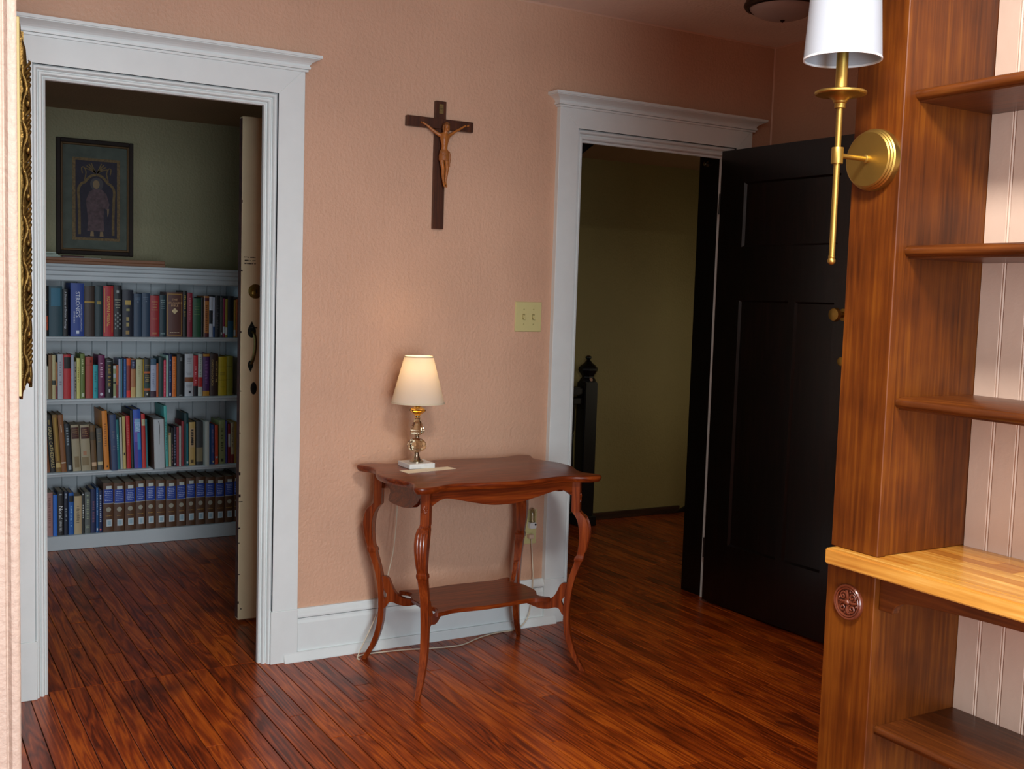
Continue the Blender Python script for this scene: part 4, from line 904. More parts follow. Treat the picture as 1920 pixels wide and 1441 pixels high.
def book(w_, h, d, color, extras, label, loc, lean, group, fore=False, rough=None):
    t = thing('book', label, 'book', loc, (0, math.radians(lean), 0), group)
    hw = w_/2; bul = min(.0035, w_*.08); tb_ = min(.0022, w_*.14)
    def arc(x): return -bul*(1-min(1, (x/hw)**2))
    N = 6; xs = [-hw+2*hw*k/N for k in range(N+1)]
    # cover: U-shaped shell seen from above
    outer = [(-hw, d), *[(x, arc(x)) for x in xs], (hw, d)]
    inner = [(hw-tb_, d), (hw-tb_, .003), (-hw+tb_, .003), (-hw+tb_, d)]
    cm = cmat(color)
    B().prism(outer+inner, 'z', 0, h).obj('cover', cm, t, local=True)
    B().box(-hw+tb_*1.02, hw-tb_*1.02, .0032, d-.004, .002, h-.004).obj('pages', PAGES, t, local=True)
    def strip(q, x0, x1, z0, z1, dy=.0004):
        n = 5; c = [x0+(x1-x0)*k/n for k in range(n+1)]
        q.add([(x, arc(x)-dy, z) for x in c for z in (z0, z1)], [(2*k, 2*k+2, 2*k+3, 2*k+1) for k in range(n)])
    rnd = random.Random(sum(map(ord, label)))
    lay = 0
    for e in extras:
        q = B(); k = e[0]; lay += 1; dy = .0003+.00012*lay; nm = 'spine_label'; cc = e[-1]
        if k == 'band': strip(q, -hw, hw, e[1]*h, e[2]*h, dy); nm = 'spine_band'; cc = e[3]
        elif k == 'patch': strip(q, -hw+e[1]*w_, -hw+e[2]*w_, e[3]*h, e[4]*h, dy); cc = e[5]
        elif k == 'lines':
            n = e[3]; st = (e[2]-e[1])*h/n; cc = e[4]; nm = 'spine_title'
            for j in range(n):
                if rnd.random() < .12: continue
                z = e[1]*h+j*st; strip(q, -w_*rnd.uniform(.14, .22), w_*rnd.uniform(.14, .22), z, z+st*rnd.uniform(.4, .72), dy)
        elif k == 'hlines':
            n = e[3]; cc = e[4]; nm = 'spine_title'
            for j in range(n):
                z = (e[1]+(e[2]-e[1])*((j+.5)/n))*h; a = rnd.uniform(.22, .36)*w_
                x = -a
                while x < a: 
                    xe = min(a, x+rnd.uniform(.06, .2)*w_); strip(q, x, xe, z-.0016, z+.0016, dy); x = xe+.03*w_
        elif k == 'hl2': strip(q, -hw*.95, hw*.95, e[1]*h-.0012, e[1]*h+.0012, dy); nm = 'spine_line'
        elif k == 'frame':
            nm = 'gilt_border'; m_ = .006
            for a in ((-hw+.004, -hw+.0075, .008, h-.008), (hw-.0075, hw-.004, .008, h-.008), (-hw+.004, hw-.004, .008, .012), (-hw+.004, hw-.004, h-.012, h-.008)): strip(q, a[0], a[1], a[2], a[3], dy)
        elif k == 'cross':
            nm = 'gilt_cross'; z = e[1]*h; strip(q, -.005, .005, z-.014, z+.014, dy); strip(q, -.014, .014, z-.005, z+.005, dy+.0001); strip(q, -.009, .009, z-.009, z+.009, dy+.0002)
        elif k == 'disc':
            nm = 'spine_disc'; z = e[1]*h; r = w_*.24
            q.add([(r*math.cos(j*math.pi/8), -bul-dy, z+r*math.sin(j*math.pi/8)) for j in range(16)], [tuple(range(16))])
        elif k == 'lattice':
            nm = 'gilt_lattice'; cc = e[3]; rows = 8; st = (e[2]-e[1])*h/rows
            for j in range(rows):
                for x in ((-.26, .26) if j % 2 == 0 else (0,)):
                    z = e[1]*h+(j+.5)*st; r = st*.62
                    q.add([(x*w_-r*.6, arc(x*w_)-dy, z), (x*w_, arc(x*w_)-dy, z-r), (x*w_+r*.6, arc(x*w_)-dy, z), (x*w_, arc(x*w_)-dy, z+r)], [(0, 1, 2, 3)])
        elif k in ('text', 'text2'):
            nm = 'title_lettering'; cc = e[4]; v, f = text_geo(e[1], e[3]); z = e[2]*h; ox = (e[6]*w_ if k == 'text2' else 0)
            span = max(x.x for x in v)-min(x.x for x in v); lim = (h*.88 if e[5] == 'v' else w_*.82); s_ = min(1, lim/span)
            if e[5] == 'v':
                q.add([(ox+x.y*min(1, s_*1.25), -bul-dy-.0003, z-x.x*s_) for x in v], f)
            else: q.add([(ox+x.x*s_, -bul-dy-.0003, z+x.y*s_) for x in v], f)
        if not q.v: continue
        q.obj(nm, cmat(cc, 'ink'), t, local=True)
    return t
BOOKS = [
(1, 1, 0.6953, 0.7328, 0.2515, 0.0, 2.082, '141210', 'black reference book with orange block', [('patch', 0.0, 0.95, 0.12, 0.4, 'c24a1e'), ('hlines', 0.62, 0.8, 3, 'b08a4a'), ('text', 'A-Z', 0.24, 0.02, '2a1208', 'h')]),
(1, 2, 0.7349, 0.7988, 0.2504, 0.0, 2.082, '1d4450', 'dark teal book with lighter blue label', [('patch', 0.15, 0.85, 0.6, 0.96, '2f6f88')]),
(1, 3, 0.8003, 0.8249, 0.2379, 0.0, 2.082, '0e0e12', 'slim black book with white vertical title', [('text', 'A Dictionary of Christian Theology', 0.55, 0.013, 'd8d8e0', 'v')]),
(1, 4, 0.837, 0.9016, 0.2686, 0.0, 2.082, '1f3f8f', 'tall blue concordance with big white title', [('text', "STRONG'S", 0.6, 0.028, 'e6e8f2', 'v'), ('text2', 'EXHAUSTIVE CONCORDANCE', 0.35, 0.01, 'd5d8ea', 'v', 0.28), ('text2', 'OF THE BIBLE', 0.36, 0.01, 'd5d8ea', 'v', -0.25), ('patch', 0.4, 0.62, 0.05, 0.11, 'dfe3ef')]),
(1, 5, 0.9026, 0.9508, 0.2553, 0.0, 2.082, '3b2a22', 'glossy dark brown leather book with gold band', [('band', 0.665, 0.7, 'b28a38')]),
(1, 6, 0.9524, 0.9928, 0.2567, 0.0, 2.082, '123036', 'dark green book with small gold emblem', [('patch', 0.25, 0.75, 0.64, 0.7, '9a8440')]),
(1, 7, 0.9933, 1.0428, 0.2592, 0.0, 2.082, 'b3222a', 'red missal with gold vertical lettering', [('patch', 0.1, 0.15, 0.08, 0.95, 'c9a04a'), ('patch', 0.85, 0.9, 0.08, 0.95, 'c9a04a'), ('text', 'ROMAN MISSAL', 0.5, 0.022, 'e2b860', 'v')]),
(1, 8, 1.0434, 1.0845, 0.264, 0.0, 2.082, '101216', 'black book with silver diamond lattice', [('lattice', 0.14, 0.48, '9aa0a0'), ('hlines', 0.54, 0.74, 4, 'b8b49a'), ('patch', 0.35, 0.65, 0.85, 0.9, 'a8a8a8')]),
(1, 9, 1.0867, 1.142, 0.241, 0.0, 2.082, '12172a', 'dark navy book with gilt crest', [('patch', 0.25, 0.75, 0.68, 0.78, 'b89a50'), ('patch', 0.35, 0.65, 0.55, 0.6, '98905c'), ('patch', 0.35, 0.6, 0.34, 0.42, 'a8945a'), ('patch', 0.35, 0.6, 0.22, 0.3, 'a8945a'), ('patch', 0.3, 0.62, 0.05, 0.13, 'a08048')]),
(1, 10, 1.1431, 1.1833, 0.2234, 0.0, 2.082, '2b4058', 'slate blue volume, left of a pair', [('hlines', 0.84, 0.92, 2, '5a7088'), ('patch', 0.45, 0.6, 0.8, 0.82, '8090a0')]),
(1, 11, 1.1844, 1.2249, 0.228, 0.0, 2.082, '2b4058', 'slate blue volume, right of a pair', [('hlines', 0.84, 0.92, 2, '5a7088'), ('patch', 0.45, 0.6, 0.8, 0.82, '8090a0')]),
(1, 12, 1.226, 1.273, 0.2159, 0.0, 2.082, '9c2226', 'red cloth book with small gold lines', [('hlines', 0.62, 0.88, 4, 'c08a5a'), ('hlines', 0.4, 0.46, 1, 'c08a5a'), ('hlines', 0.06, 0.11, 2, 'c08a5a')]),
(1, 13, 1.2742, 1.3073, 0.2199, 0.0, 2.082, '12303a', 'dark green-black book beside the brown Bible', [('hlines', 0.66, 0.9, 5, '8aa0a0'), ('hlines', 0.06, 0.1, 2, '8aa0a0')]),
(1, 14, 1.309, 1.3938, 0.2361, 0.0, 2.082, '5a3026', 'thick brown Bible with gold border and cross', [('frame', 'b0843c'), ('text', 'THE', 0.83, 0.016, 'd8a878', 'h'), ('text', 'JERUSALEM', 0.76, 0.014, 'd8a878', 'h'), ('text', 'BIBLE', 0.7, 0.016, 'd8a878', 'h'), ('cross', 0.58, 'e0c898'), ('hlines', 0.09, 0.11, 1, 'd8c0a0')]),
(1, 15, 1.395, 1.4154, 0.2452, 0.0, 2.082, '15140f', 'thin black book with yellow title', [('lines', 0.45, 0.92, 12, 'c8a83a')]),
(1, 16, 1.4171, 1.4446, 0.2354, 0.0, 2.082, '8e1f34', 'thin crimson book', [('lines', 0.35, 0.9, 14, 'c0707a')]),
(1, 17, 1.4464, 1.4906, 0.208, 0.0, 2.082, '255536', 'green cloth book with faint gilt titles', [('hlines', 0.55, 0.88, 5, '6f8a50')]),
(1, 18, 1.4911, 1.503, 0.2123, 0.0, 2.082, '16141a', 'thin black book beside the green one', []),
(1, 19, 1.5054, 1.5333, 0.22, 0.0, 2.082, 'c47a34', 'orange-brown paperback with dark red ends', [('band', 0.88, 0.96, '5a1a1e'), ('band', 0.0, 0.1, '5a1a1e'), ('patch', 0.0, 0.1, 0, 1, 'd8d4cc'), ('lines', 0.15, 0.8, 14, '7a3a14')]),
(1, 20, 1.5339, 1.553, 0.2176, 0.0, 2.082, 'c8ccd6', 'white paperback with black centre panel', [('band', 0.33, 0.66, '181c22')]),
(1, 21, 1.5536, 1.5649, 0.2139, 0.0, 2.082, 'b8bccc', 'narrow pale paperback with blue foot', [('band', 0.0, 0.27, '2a4a7a')]),
(1, 22, 1.5655, 1.5919, 0.2245, 0.0, 2.082, '17181e', 'black book with worn spine', [('lines', 0.2, 0.8, 10, '4a4a50')]),
(1, 23, 1.5925, 1.607, 0.2191, 0.0, 2.082, '4c4c4a', 'narrow dark grey book', [('patch', 0.3, 0.8, 0.06, 0.12, 'd0d0d0')]),
(1, 24, 1.6076, 1.6197, 0.2105, 0.0, 2.082, '8c1c44', 'narrow magenta book with library tag', [('patch', 0.05, 0.95, 0.1, 0.28, 'c4ccd4')]),
(1, 25, 1.6203, 1.6336, 0.2078, 0.0, 2.082, 'a08c28', 'narrow mustard book with library tag', [('patch', 0.05, 0.95, 0.06, 0.26, 'd0d4d0')]),
(1, 26, 1.6342, 1.6658, 0.2234, 0.0, 2.082, '12161c', 'black book with blue lower half', [('band', 0.0, 0.4, '1f5068')]),
(1, 27, 1.667, 1.678, 0.2029, 0.0, 2.082, 'b89040', 'narrow tan book with white tag', [('patch', 0.05, 0.95, 0.04, 0.2, 'c8ccd0')]),
(1, 28, 1.6792, 1.6878, 0.2062, 0.0, 2.082, 'c06a3a', 'narrow orange book at right end', []),
(2, 1, 0.6954, 0.7108, 0.2441, 0.0, 2.082, '5a1520', 'tall maroon book at left end', []),
(2, 2, 0.7119, 0.7232, 0.1743, 0.0, 2.082, '3a6aa8', 'short narrow blue paperback', []),
(2, 3, 0.7238, 0.7315, 0.1659, 0.0, 2.082, 'cfcbb4', 'thin short cream booklet', []),
(2, 4, 0.732, 0.7492, 0.2218, 0.0, 2.082, '8a6440', 'tan-brown book', [('band', 0, 0.42, '7a5a30')]),
(2, 5, 0.7497, 0.7648, 0.2217, 0.0, 2.082, 'c8b888', 'cream book with dark band', [('band', 0.32, 0.42, '3a4038')]),
(2, 6, 0.7658, 0.7742, 0.1853, 0.0, 2.082, 'a8642a', 'thin orange-brown book', [('band', 0, 0.35, '7a2a24')]),
(2, 7, 0.7752, 0.8004, 0.2262, 0.0, 2.082, 'b4b4ba', 'pale grey book', [('lines', 0.3, 0.85, 10, '8a8a94')]),
(2, 8, 0.802, 0.8373, 0.2245, 0.0, 2.082, 'c0282e', 'red book with black title panel', [('patch', 0.08, 0.98, 0.68, 0.94, '14120e')]),
(2, 9, 0.8388, 0.8526, 0.2216, 0.0, 2.082, 'aab0c0', 'narrow pale blue-grey book', []),
(2, 10, 0.8537, 0.8637, 0.1877, 0.0, 2.082, '8e8478', 'thin taupe book with black lettering', [('lines', 0.1, 0.9, 9, '141414')]),
(2, 11, 0.8648, 0.8808, 0.2057, 0.0, 2.082, 'd8cf78', 'pale yellow book', [('lines', 0.4, 0.85, 8, '9a8a30')]),
(2, 12, 0.8824, 0.9037, 0.2272, 0.0, 2.082, '6a7a34', 'olive green book with pale title', [('lines', 0.55, 0.9, 8, 'c4c890'), ('patch', 0.3, 0.9, 0.04, 0.12, 'c8d0b0')]),
(2, 13, 0.9069, 0.9429, 0.213, 0.0, 2.082, 'a84030', 'brick red cloth book', [('hl2', 0.8, '6a1e18'), ('patch', 0.6, 0.85, 0.86, 0.92, '6a1e18')]),
(2, 14, 0.9434, 0.9672, 0.1701, 0.0, 2.082, '26a0a8', 'short turquoise book', [('lines', 0.2, 0.9, 10, '1a7a84')]),
(2, 15, 0.9688, 1.0009, 0.2203, 0.0, 2.082, '6e1a50', 'plum book with pale title and white disc', [('disc', 0.09, 'd8d0e0'), ('lines', 0.49000000000000005, 0.8500000000000001, 7, 'd8a8c0')]),
(2, 16, 1.0041, 1.0408, 0.2013, 0.0, 2.082, '101010', 'black book with gold vertical lettering', [('lines', 0.3, 0.85, 16, 'b08a34'), ('hlines', 0.92, 0.95, 1, 'a0a0a0'), ('patch', 0.42, 0.58, 0.14, 0.22, 'd0d0d0')]),
(2, 17, 1.0424, 1.0567, 0.1667, 0.0, 2.082, '9aa070', 'short olive and white book', [('band', 0.9, 1.0, 'd0d4d0'), ('band', 0.62, 0.75, 'b8c0c8'), ('band', 0.44, 0.49, '20242a'), ('band', 0, 0.05, 'd0d0d0')]),
(2, 18, 1.0572, 1.0682, 0.1695, 0.0, 2.082, 'c0541c', 'thin orange-red book', [('band', 0, 0.4, '8a2418')]),
(2, 19, 1.0688, 1.0787, 0.2011, 0.0, 2.082, 'a4a4bc', 'thin lilac-grey book', []),
(2, 20, 1.0793, 1.0931, 0.2011, 0.0, 2.082, '1c7088', 'teal book', [('patch', 0.5, 1.0, 0.0, 1.0, '12161c')]),
(2, 21, 1.0942, 1.107, 0.2011, 0.0, 2.082, '2c5c9c', 'narrow blue book', [('lines', 0.1, 0.9, 12, '6a94c8')]),
(2, 22, 1.1081, 1.1281, 0.2039, 0.0, 2.082, '8e2824', 'dark red book with orange top and scarlet foot', [('band', 0.82, 1, 'e05a1c'), ('band', 0, 0.18, 'e8302a')]),
(2, 23, 1.1298, 1.1538, 0.2009, 0.0, 2.082, 'b4784a', 'tan book with navy top and cream foot', [('band', 0.74, 0.98, '22223e'), ('band', 0, 0.26, 'd4b070'), ('lines', 0.78, 0.94, 4, '9090b0')]),
(2, 24, 1.156, 1.1852, 0.1979, 0.0, 2.082, 'c2bd92', 'pale straw-coloured book', [('lines', 0.5, 0.9, 8, 'aaa478')]),
(2, 25, 1.1858, 1.1948, 0.1979, 0.0, 2.082, 'c09a20', 'thin gold and black book', [('patch', 0.0, 0.4, 0, 1, '16120c')]),
(2, 26, 1.1959, 1.2276, 0.2007, 0.0, 2.082, '2a2820', 'dark book with gold titles and orange bands', [('band', 0.62, 0.67, 'c0602c'), ('band', 0.17, 0.23, 'c0602c'), ('hlines', 0.77, 0.86, 2, 'b8a06a'), ('hlines', 0.4, 0.58, 4, 'b8a06a'), ('band', 0.23, 0.36, '22403a'), ('patch', 0.4, 0.65, 0.05, 0.11, 'c8c0b0')]),
(2, 27, 1.2293, 1.2583, 0.2006, 0.0, 2.082, 'aab0c4', 'pale book with slate top and dark foot', [('band', 0.84, 1, '3a5a70'), ('band', 0, 0.16, '3c2234'), ('lines', 0.25, 0.75, 10, '8a90a8')]),
(2, 28, 1.2594, 1.2697, 0.1771, 0.0, 2.082, 'c86030', 'thin short orange book', []),
(2, 29, 1.2708, 1.2955, 0.2093, 0.0, 2.082, '1e3a38', 'dark green book', []),
(2, 30, 1.2966, 1.3087, 0.1945, 0.0, 2.082, 'd83a58', 'narrow coral pink book', [('lines', 0.1, 0.9, 10, 'f08aa0')]),
(2, 31, 1.3098, 1.3213, 0.2181, 0.0, 2.082, 'a4c0b4', 'narrow pale sage book', []),
(2, 32, 1.3225, 1.3387, 0.2239, 0.0, 2.082, '0f2654', 'navy book with light blue lettering', [('lines', 0.35, 0.9, 10, '6a94d0'), ('patch', 0.25, 0.75, 0.02, 0.09, 'd0d4ec')]),
(2, 33, 1.3398, 1.3618, 0.2121, 0.0, 2.082, 'e0701c', 'bright orange book', [('lines', 0.2, 0.9, 12, 'f09a50')]),
(2, 34, 1.3642, 1.4038, 0.2239, 0.0, 2.082, '0e0e10', 'wide black book with grey star emblem', [('patch', 0.4, 0.7, 0.84, 0.93, '707070'), ('patch', 0.35, 0.75, 0.02, 0.04, 'a0a0a0')]),
(2, 35, 1.4061, 1.4514, 0.2268, 0.0, 2.082, 'c4c4c8', 'wide white book with brown picture band', [('band', 0.34, 0.45, '8a4a1e'), ('hlines', 0.76, 0.92, 4, '8a8a90'), ('hlines', 0.5, 0.58, 3, '9a9aa0'), ('hlines', 0.2, 0.28, 3, '8a8a90'), ('patch', 0.45, 0.72, 0.07, 0.13, '202028')]),
(2, 36, 1.452, 1.4762, 0.2178, 0.0, 2.082, 'c4202c', 'red book with black foot', [('band', 0, 0.25, '14121a'), ('lines', 0.3, 0.75, 12, 'f0a0a8')]),
(2, 37, 1.4774, 1.4999, 0.2256, 0.0, 2.082, 'c4c8bc', 'white book with red lower band', [('band', 0.22, 0.45, 'c02a26'), ('lines', 0.5, 0.95, 10, '909a90')]),
(2, 38, 1.5023, 1.5375, 0.2267, 0.0, 2.082, '4c1e58', 'purple book with ochre ends', [('band', 0.94, 1, 'c08424'), ('band', 0, 0.12, 'c08424'), ('lines', 0.3, 0.85, 16, '8a5a94')]),
(2, 39, 1.5393, 1.5838, 0.2267, 0.0, 2.082, '3a1f14', 'dark brown book with gold two-line title', [('text2', 'HISTORY OF THE', 0.58, 0.015, 'd0a860', 'v', 0.28), ('text2', 'CHRISTIAN CHURCH', 0.55, 0.015, 'd0a860', 'v', -0.22)]),
(2, 40, 1.5862, 1.6304, 0.2115, 0.0, 2.082, 'c4a818', 'bright yellow book', [('hl2', 0.74, '7a6810'), ('hl2', 0.4, '7a6810'), ('hlines', 0.52, 0.6, 3, '8a7a20'), ('hlines', 0.2, 0.24, 1, '6a7020')]),
(2, 41, 1.6317, 1.6652, 0.2145, 0.0, 2.082, '8a8228', 'olive yellow book at right end', [('hl2', 0.74, '5a5410'), ('hl2', 0.4, '5a5410')]),
(3, 1, 0.6975, 0.7188, 0.2846, -4.4, 2.082, '6a4426', 'brown leather book at left end', []),
(3, 2, 0.7206, 0.738, 0.2815, -4.4, 2.082, '8a5230', 'slim russet book', []),
(3, 3, 0.7394, 0.7655, 0.2921, -4.4, 2.082, '221a14', 'black book with gold cathedral title', [('text', 'GREAT CATHEDRALS', 0.44, 0.022, 'd0b878', 'v'), ('patch', 0.35, 0.65, 0.84, 0.92, '8a7440')]),
(3, 4, 0.7666, 0.7908, 0.2941, -3.8, 2.082, '8a642a', 'worn gilt brown book with paper tag', [('patch', 0.3, 0.7, 0.2, 0.95, 'b0862e'), ('patch', 0.05, 0.95, 0.08, 0.16, 'd0b070')]),
(3, 5, 0.7918, 0.8172, 0.2933, -3.5, 2.082, '8a5428', 'tan brown book with white title strip', [('patch', 0.4, 0.55, 0.7, 0.82, 'd8c8b0'), ('patch', 0.1, 0.9, 0.15, 0.17, 'd8c8b0')]),
(3, 6, 0.8182, 0.8448, 0.2458, -3.5, 2.082, '1a1e24', 'black book with thin white title', [('lines', 0.5, 0.95, 8, '8a949a'), ('patch', 0.3, 0.8, 0.04, 0.13, 'a8b0b4')]),
(3, 7, 0.8469, 0.8859, 0.2388, -3.0, 2.082, 'a8987a', 'worn cream book with dark label, first of two', [('patch', 0.04, 0.96, 0.7, 0.95, '4a1c10'), ('hlines', 0.74, 0.92, 4, '8a6a40'), ('patch', 0.25, 0.8, 0.08, 0.32, '8a7450')]),
(3, 8, 0.8875, 0.9339, 0.2372, -2.3, 2.082, 'a8987a', 'worn cream book with dark label, second of two', [('patch', 0.1, 0.96, 0.7, 0.95, '4a1c10'), ('hlines', 0.74, 0.92, 4, 'a87a50'), ('patch', 0.25, 0.6, 0.34, 0.43, 'b07a58'), ('patch', 0.1, 0.8, 0.12, 0.3, '8a7450')]),
(3, 9, 0.9371, 0.9631, 0.2341, -2.5, 2.082, '6a4c28', 'brown half-leather book with round paper tag', [('band', 0.68, 0.86, '4e3c24'), ('patch', 0.08, 0.92, 0.1, 0.18, 'd8b08a')]),
(3, 10, 0.9664, 0.9937, 0.2186, -2.1, 2.082, '55524c', 'grey-brown book with cream paper tag', [('patch', 0.05, 0.95, 0.12, 0.2, 'c8b890'), ('hlines', 0.66, 0.9, 4, '8a7a50')]),
(3, 11, 0.9981, 1.0244, 0.3073, -2.5, 2.082, 'dd8428', 'tall orange book', [('lines', 0.4, 0.8, 10, 'a05a10'), ('patch', 0.45, 0.75, 0.04, 0.07, '20140a')]),
(3, 12, 1.0285, 1.0592, 0.291, -2.4, 2.04, '34466a', 'slate navy book pulled forward', [('lines', 0.37000000000000005, 0.73, 7, '5a5a70')]),
(3, 13, 1.0614, 1.078, 0.2591, -2.2, 2.082, '1a7a80', 'teal book', [('lines', 0.4, 0.75, 10, '88c0c0')]),
(3, 14, 1.0796, 1.0908, 0.2702, -1.7, 2.082, 'c4c4b8', 'thin off-white book', []),
(3, 15, 1.093, 1.1075, 0.2755, -1.5, 2.082, 'd4c078', 'pale yellow book with black dot', [('patch', 0.3, 0.8, 0.26, 0.31, '141210')]),
(3, 16, 1.1119, 1.1321, 0.2778, -1.7, 2.082, 'c41c20', 'red book beside pale yellow one', [('lines', 0.45, 0.85, 12, 'd86a5a')]),
(3, 17, 1.1343, 1.1478, 0.3065, -1.5, 2.082, '14201c', 'tall black-green book behind red one', []),
(3, 18, 1.1489, 1.1873, 0.3105, -1.8, 2.082, '2f58b8', 'blue and violet picture-covered book', [('patch', 0.1, 0.7, 0.45, 0.85, '7a5ab0'), ('patch', 0.2, 0.9, 0.62, 0.84, '8ab8d8'), ('patch', 0.1, 0.5, 0.0, 0.45, '5a3a98'), ('patch', 0.5, 0.9, 0.32, 0.6, '4aa0d0'), ('text2', 'JEW', 0.7, 0.03, 'c0d0ee', 'v', 0.05)]),
(3, 19, 1.1896, 1.2088, 0.2873, -1.7, 2.082, 'c02a26', 'red book with beige label', [('patch', 0.1, 0.95, 0.78, 0.9, 'c0b890')]),
(3, 20, 1.21, 1.2191, 0.2574, -1.7, 2.082, '2a7078', 'thin teal book', []),
(3, 22, 1.3097, 1.3236, 0.3267, -2.1, 2.082, '58b8b0', 'tall turquoise book', [('lines', 0.25, 0.75, 18, '2a7a78')]),
(3, 23, 1.3259, 1.3387, 0.2118, -0.7, 2.082, 'c4bd90', 'narrow cream book with dark head', [('band', 0.86, 1, '2a1c16'), ('patch', 0.0, 0.7, 0.8, 0.84, 'a86020')]),
(3, 24, 1.3399, 1.3504, 0.2083, -0.5, 2.082, '181418', 'narrow black book', [('lines', 0.1, 0.6, 6, 'a06a6a')]),
(3, 25, 1.3515, 1.3644, 0.2138, -0.4, 2.082, '1c1c34', 'narrow navy book', [('lines', 0.2, 0.9, 10, '8080a0'), ('patch', 0.3, 0.7, 0.03, 0.07, 'd8d8e0')]),
(3, 26, 1.3661, 1.3778, 0.2103, -0.4, 2.082, 'a02030', 'narrow crimson book', []),
(3, 27, 1.3796, 1.3901, 0.2159, -0.4, 2.082, 'c4c8c0', 'narrow white book', []),
(3, 28, 1.3919, 1.4054, 0.2406, -0.3, 2.082, '9c2a34', 'narrow dark red book', []),
(3, 29, 1.4077, 1.4301, 0.2837, -0.5, 2.082, '123c40', 'dark green and teal book', [('patch', 0.45, 0.9, 0.0, 0.8, '1a7a88'), ('patch', 0.5, 0.9, 0.04, 0.08, 'd0d8d8')]),
(3, 30, 1.4325, 1.4657, 0.2347, -0.5, 2.082, 'c8a460', 'tan book with black lettering panel', [('patch', 0.06, 0.94, 0.42, 0.86, 'caa678'), ('lines', 0.44, 0.84, 10, '1a120c'), ('lines', 0.47, 0.8, 9, '2a1a10'), ('patch', 0.25, 0.7, 0.05, 0.13, '5a4420')]),
(3, 31, 1.4704, 1.505, 0.2377, -0.5, 2.082, '3a3836', 'charcoal and sand photo-covered book', [('band', 0.08, 0.4, '8a7a58')]),
(3, 32, 1.508, 1.5295, 0.2407, -0.5, 2.04, 'b8bab0', 'white-edged album pulled forward', []),
(3, 33, 1.5386, 1.5507, 0.2213, -0.6, 2.082, '1d4f84', 'blue book', []),
(3, 34, 1.5519, 1.5688, 0.2171, -0.6, 2.082, '26468a', 'royal blue book', [('lines', 0.3, 0.9, 12, '8a80a0'), ('patch', 0.4, 0.9, 0.04, 0.09, 'd8d0a0')]),
(3, 35, 1.5724, 1.5888, 0.214, -0.8, 2.082, 'dd4a20', 'orange-red book', [('patch', 0.1, 0.9, 0.15, 0.2, 'b0b8b8')]),
(3, 36, 1.593, 1.6278, 0.2386, -0.6, 2.082, '8c9660', 'olive green book with dark title', [('lines', 0.3, 0.85, 10, '4a5228'), ('patch', 0.3, 0.7, 0.05, 0.12, '2a3018')]),
(3, 37, 1.6296, 1.64, 0.2348, -0.7, 2.082, '3a3a88', 'thin indigo book', []),
(3, 38, 1.6431, 1.6565, 0.2178, -0.7, 2.082, '8c1c28', 'dark red book with white label', [('patch', 0.1, 0.95, 0.42, 0.75, 'd0ccc8')]),
(3, 39, 1.6584, 1.6756, 0.2245, -0.6, 2.082, 'b8a888', 'cream strip book over maroon foot', [('band', 0, 0.22, '7a1c20'), ('lines', 0.4, 0.9, 12, '6a5a40')]),
(3, 40, 1.6775, 1.6923, 0.227, -0.6, 2.082, '96702a', 'mustard book at right end', []),
(4, 1, 0.6973, 0.7166, 0.198, 0.0, 2.082, '8e9084', 'short pale grey book at left end', [('lines', 0.1, 0.9, 8, '4a4c44')]),
(4, 2, 0.7187, 0.7496, 0.2247, 0.0, 2.082, 'b08078', 'dusty mauve book', [('hl2', 0.95, '8a5a50'), ('lines', 0.2, 0.9, 14, '8a5c54')]),
(4, 3, 0.7512, 0.7707, 0.2115, 0.0, 2.082, '2f72d0', 'bright blue book', []),
(4, 4, 0.7717, 0.8014, 0.227, 0.0, 2.082, '201c1c', 'black book with bold white title', [('text', 'Norad', 0.52, 0.026, 'e8e8e8', 'v'), ('lines', 0.1, 0.35, 8, 'c0c0c0'), ('patch', 0.3, 0.7, 0.92, 0.95, 'a0a0a0')]),
(4, 5, 0.803, 0.8226, 0.2252, 0.0, 2.082, '141c34', 'dark navy book with grey title', [('lines', 0.85, 0.97, 3, 'a0a8b8'), ('lines', 0.32, 0.6799999999999999, 7, '9098a0')]),
(4, 6, 0.8248, 0.8493, 0.2179, 0.0, 2.082, '1e5ca8', 'blue book with black title panel', [('patch', 0.1, 0.95, 0.78, 0.93, '101418'), ('lines', 0.2, 0.7, 14, '7ab0e0')]),
(4, 7, 0.8515, 0.8875, 0.1984, 0.0, 2.082, 'c0a882', 'wide sand-coloured book', [('lines', 0.3, 0.75, 16, '6a5a40')]),
(4, 8, 0.8885, 0.9015, 0.2141, 0.0, 2.082, '201e18', 'narrow black book with white block title', [('lines', 0.38, 0.72, 6, 'e0e0d8'), ('patch', 0.2, 0.8, 0.94, 0.97, 'd0d0d0')]),
(4, 9, 0.9026, 0.9302, 0.2155, 0.0, 2.082, '606460', 'mid grey book', [('lines', 0.35, 0.95, 14, 'a0a888'), ('hlines', 0.12, 0.2, 2, 'a0a890')]),
(4, 10, 0.9318, 0.9574, 0.2282, 0.0, 2.082, '1a2450', 'navy book with faint red title', [('lines', 0.25, 0.75, 14, '80526a')]),
(4, 11, 0.9585, 0.9695, 0.234, 0.0, 2.082, '1e5a98', 'narrow blue book with pale title', [('lines', 0.4, 0.9, 14, 'b0c8e0'), ('patch', 0.2, 0.8, 0.05, 0.1, 'd8dce0')]),
(4, 12, 0.9706, 0.9892, 0.2213, 0.0, 2.082, '16204a', 'navy book with white title and pink dot', [('lines', 0.25, 0.9, 14, 'c0d0f0'), ('disc', 0.07, 'f06a70')])
]
VOLS = [(.9925, 1.0449), (1.0466, 1.099), (1.1012, 1.1535), (1.1552, 1.2041), (1.2064, 1.2562), (1.2579, 1.31), (1.3117, 1.3649), (1.3666, 1.4161), (1.4179, 1.4667), (1.4684, 1.5188), (1.5206, 1.5721), (1.5739, 1.6246), (1.6264, 1.6757), (1.6776, 1.6985)]
rb = random.Random(4)
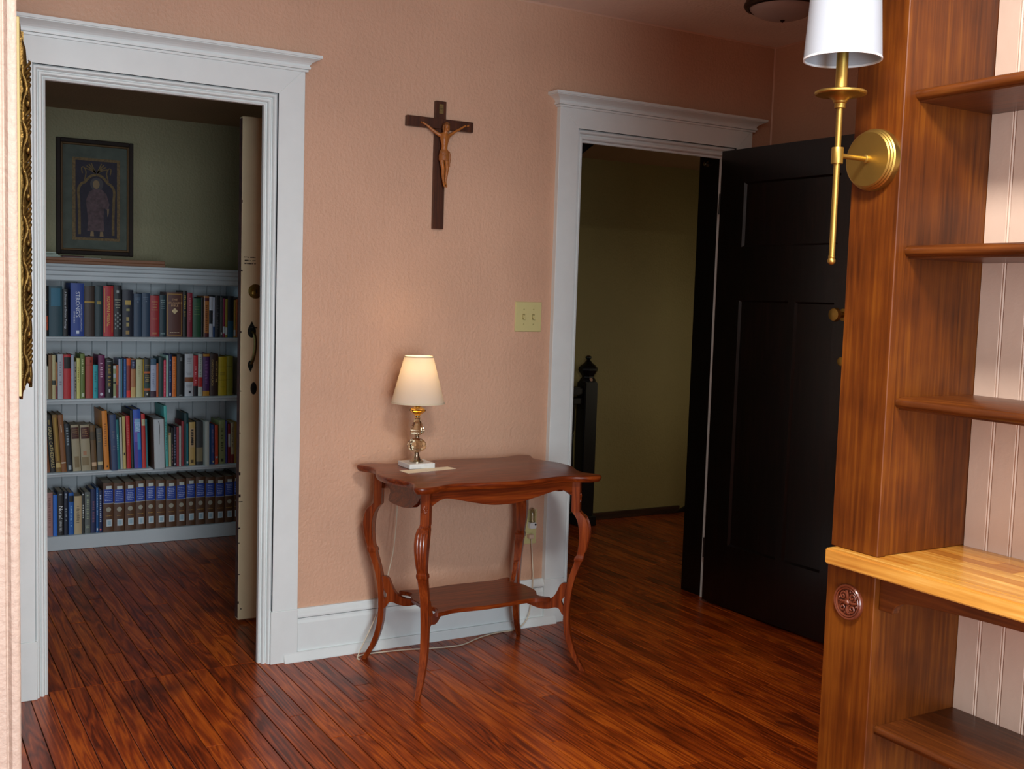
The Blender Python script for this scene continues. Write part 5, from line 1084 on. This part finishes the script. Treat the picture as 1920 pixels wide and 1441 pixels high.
for row, i, x0, x1, h, lean, y, col, desc, ex in BOOKS:
    zt = {1: 1.368, 2: 1.068, 3: .747, 4: .377}[row]-SHZ[row]
    h = min(h, zt-.006)
    d = min(max(.11, h*rb.uniform(.62, .74)), .225)
    lab = desc+', '+ordn(i)+' from left on '+SHN[row]+' library shelf'
    w_ = (x1-x0)-.0006
    book(w_, h, d, col, ex, lab, ((x0+x1)/2, y, SHZ[row]+.0004+abs(math.sin(math.radians(lean)))*w_/2), lean, 'books on the %s library shelf' % SHN[row])
# album with its page edges facing out
t = thing('book', 'thick brown-bound album, white page edges facing out, third library shelf', 'book', (1.263, 2.012, .4014), (0, math.radians(-1.5), 0), 'books on the third library shelf')
AB = mat('brown_album_leather', '3e2612', .45, var=.3, vscale=30)
B().prism([(-.030, -.002), (-.0265, -.002), (-.0265, .205), (.0265, .205), (.0265, -.002), (.030, -.002), (.030, .209), (-.030, .209)], 'z', 0, .270).obj('cover', AB, t, local=True)
pg_ = B().prism([(-.0262, .003), (-.012, .0), (.012, .001), (.0262, .003), (.0262, .204), (-.0262, .204)], 'z', .004, .262).obj('pages', mat('white_page_block', 'c8cacc', .9, bump=.4, bscale=260, stretch=(6, 1, .2)), t, local=True)
B().tube(cat_rom([(-.002, -.0008, .255), (.001, -.002, .245), (.004, -.0016, .225), (.003, -.0016, .18), (.001, -.001, .13)], 4), [.0012]*12+[.0008]*5, 6).obj('ribbon', mat('dark_ribbon', '1a1614', .7), pg_, local=True)
for k, (x0, x1) in enumerate(VOLS):
    ex = [('band', .575, .585, 'b8b8b0'), ('patch', .06, .94, .585, .865, '1d3f9a'), ('hlines', .62, .84, 6, 'a8b4d8'), ('patch', .28, .80, .868, .935, 'c4c8c2'), ('disc', .455, 'a09a88'), ('disc2', .455, '4a2c18'), ('hlines', .31, .34, 1, 'a8803a'), ('patch', .30, .84, .11, .25, 'c2ccd0'), ('patch', .40, .72, .135, .225, '9ab4c0')]
    ex = [e for e in ex if e[0] != 'disc2']
    book(x1-x0-.0006, .258+.004*math.sin(k*5), .205, '57351c', ex, 'brown reference volume with blue title label, %s of its set, bottom library shelf' % ordn(k+1), ((x0+x1)/2, 2.082, .0734), 0, 'brown reference set on bottom library shelf')
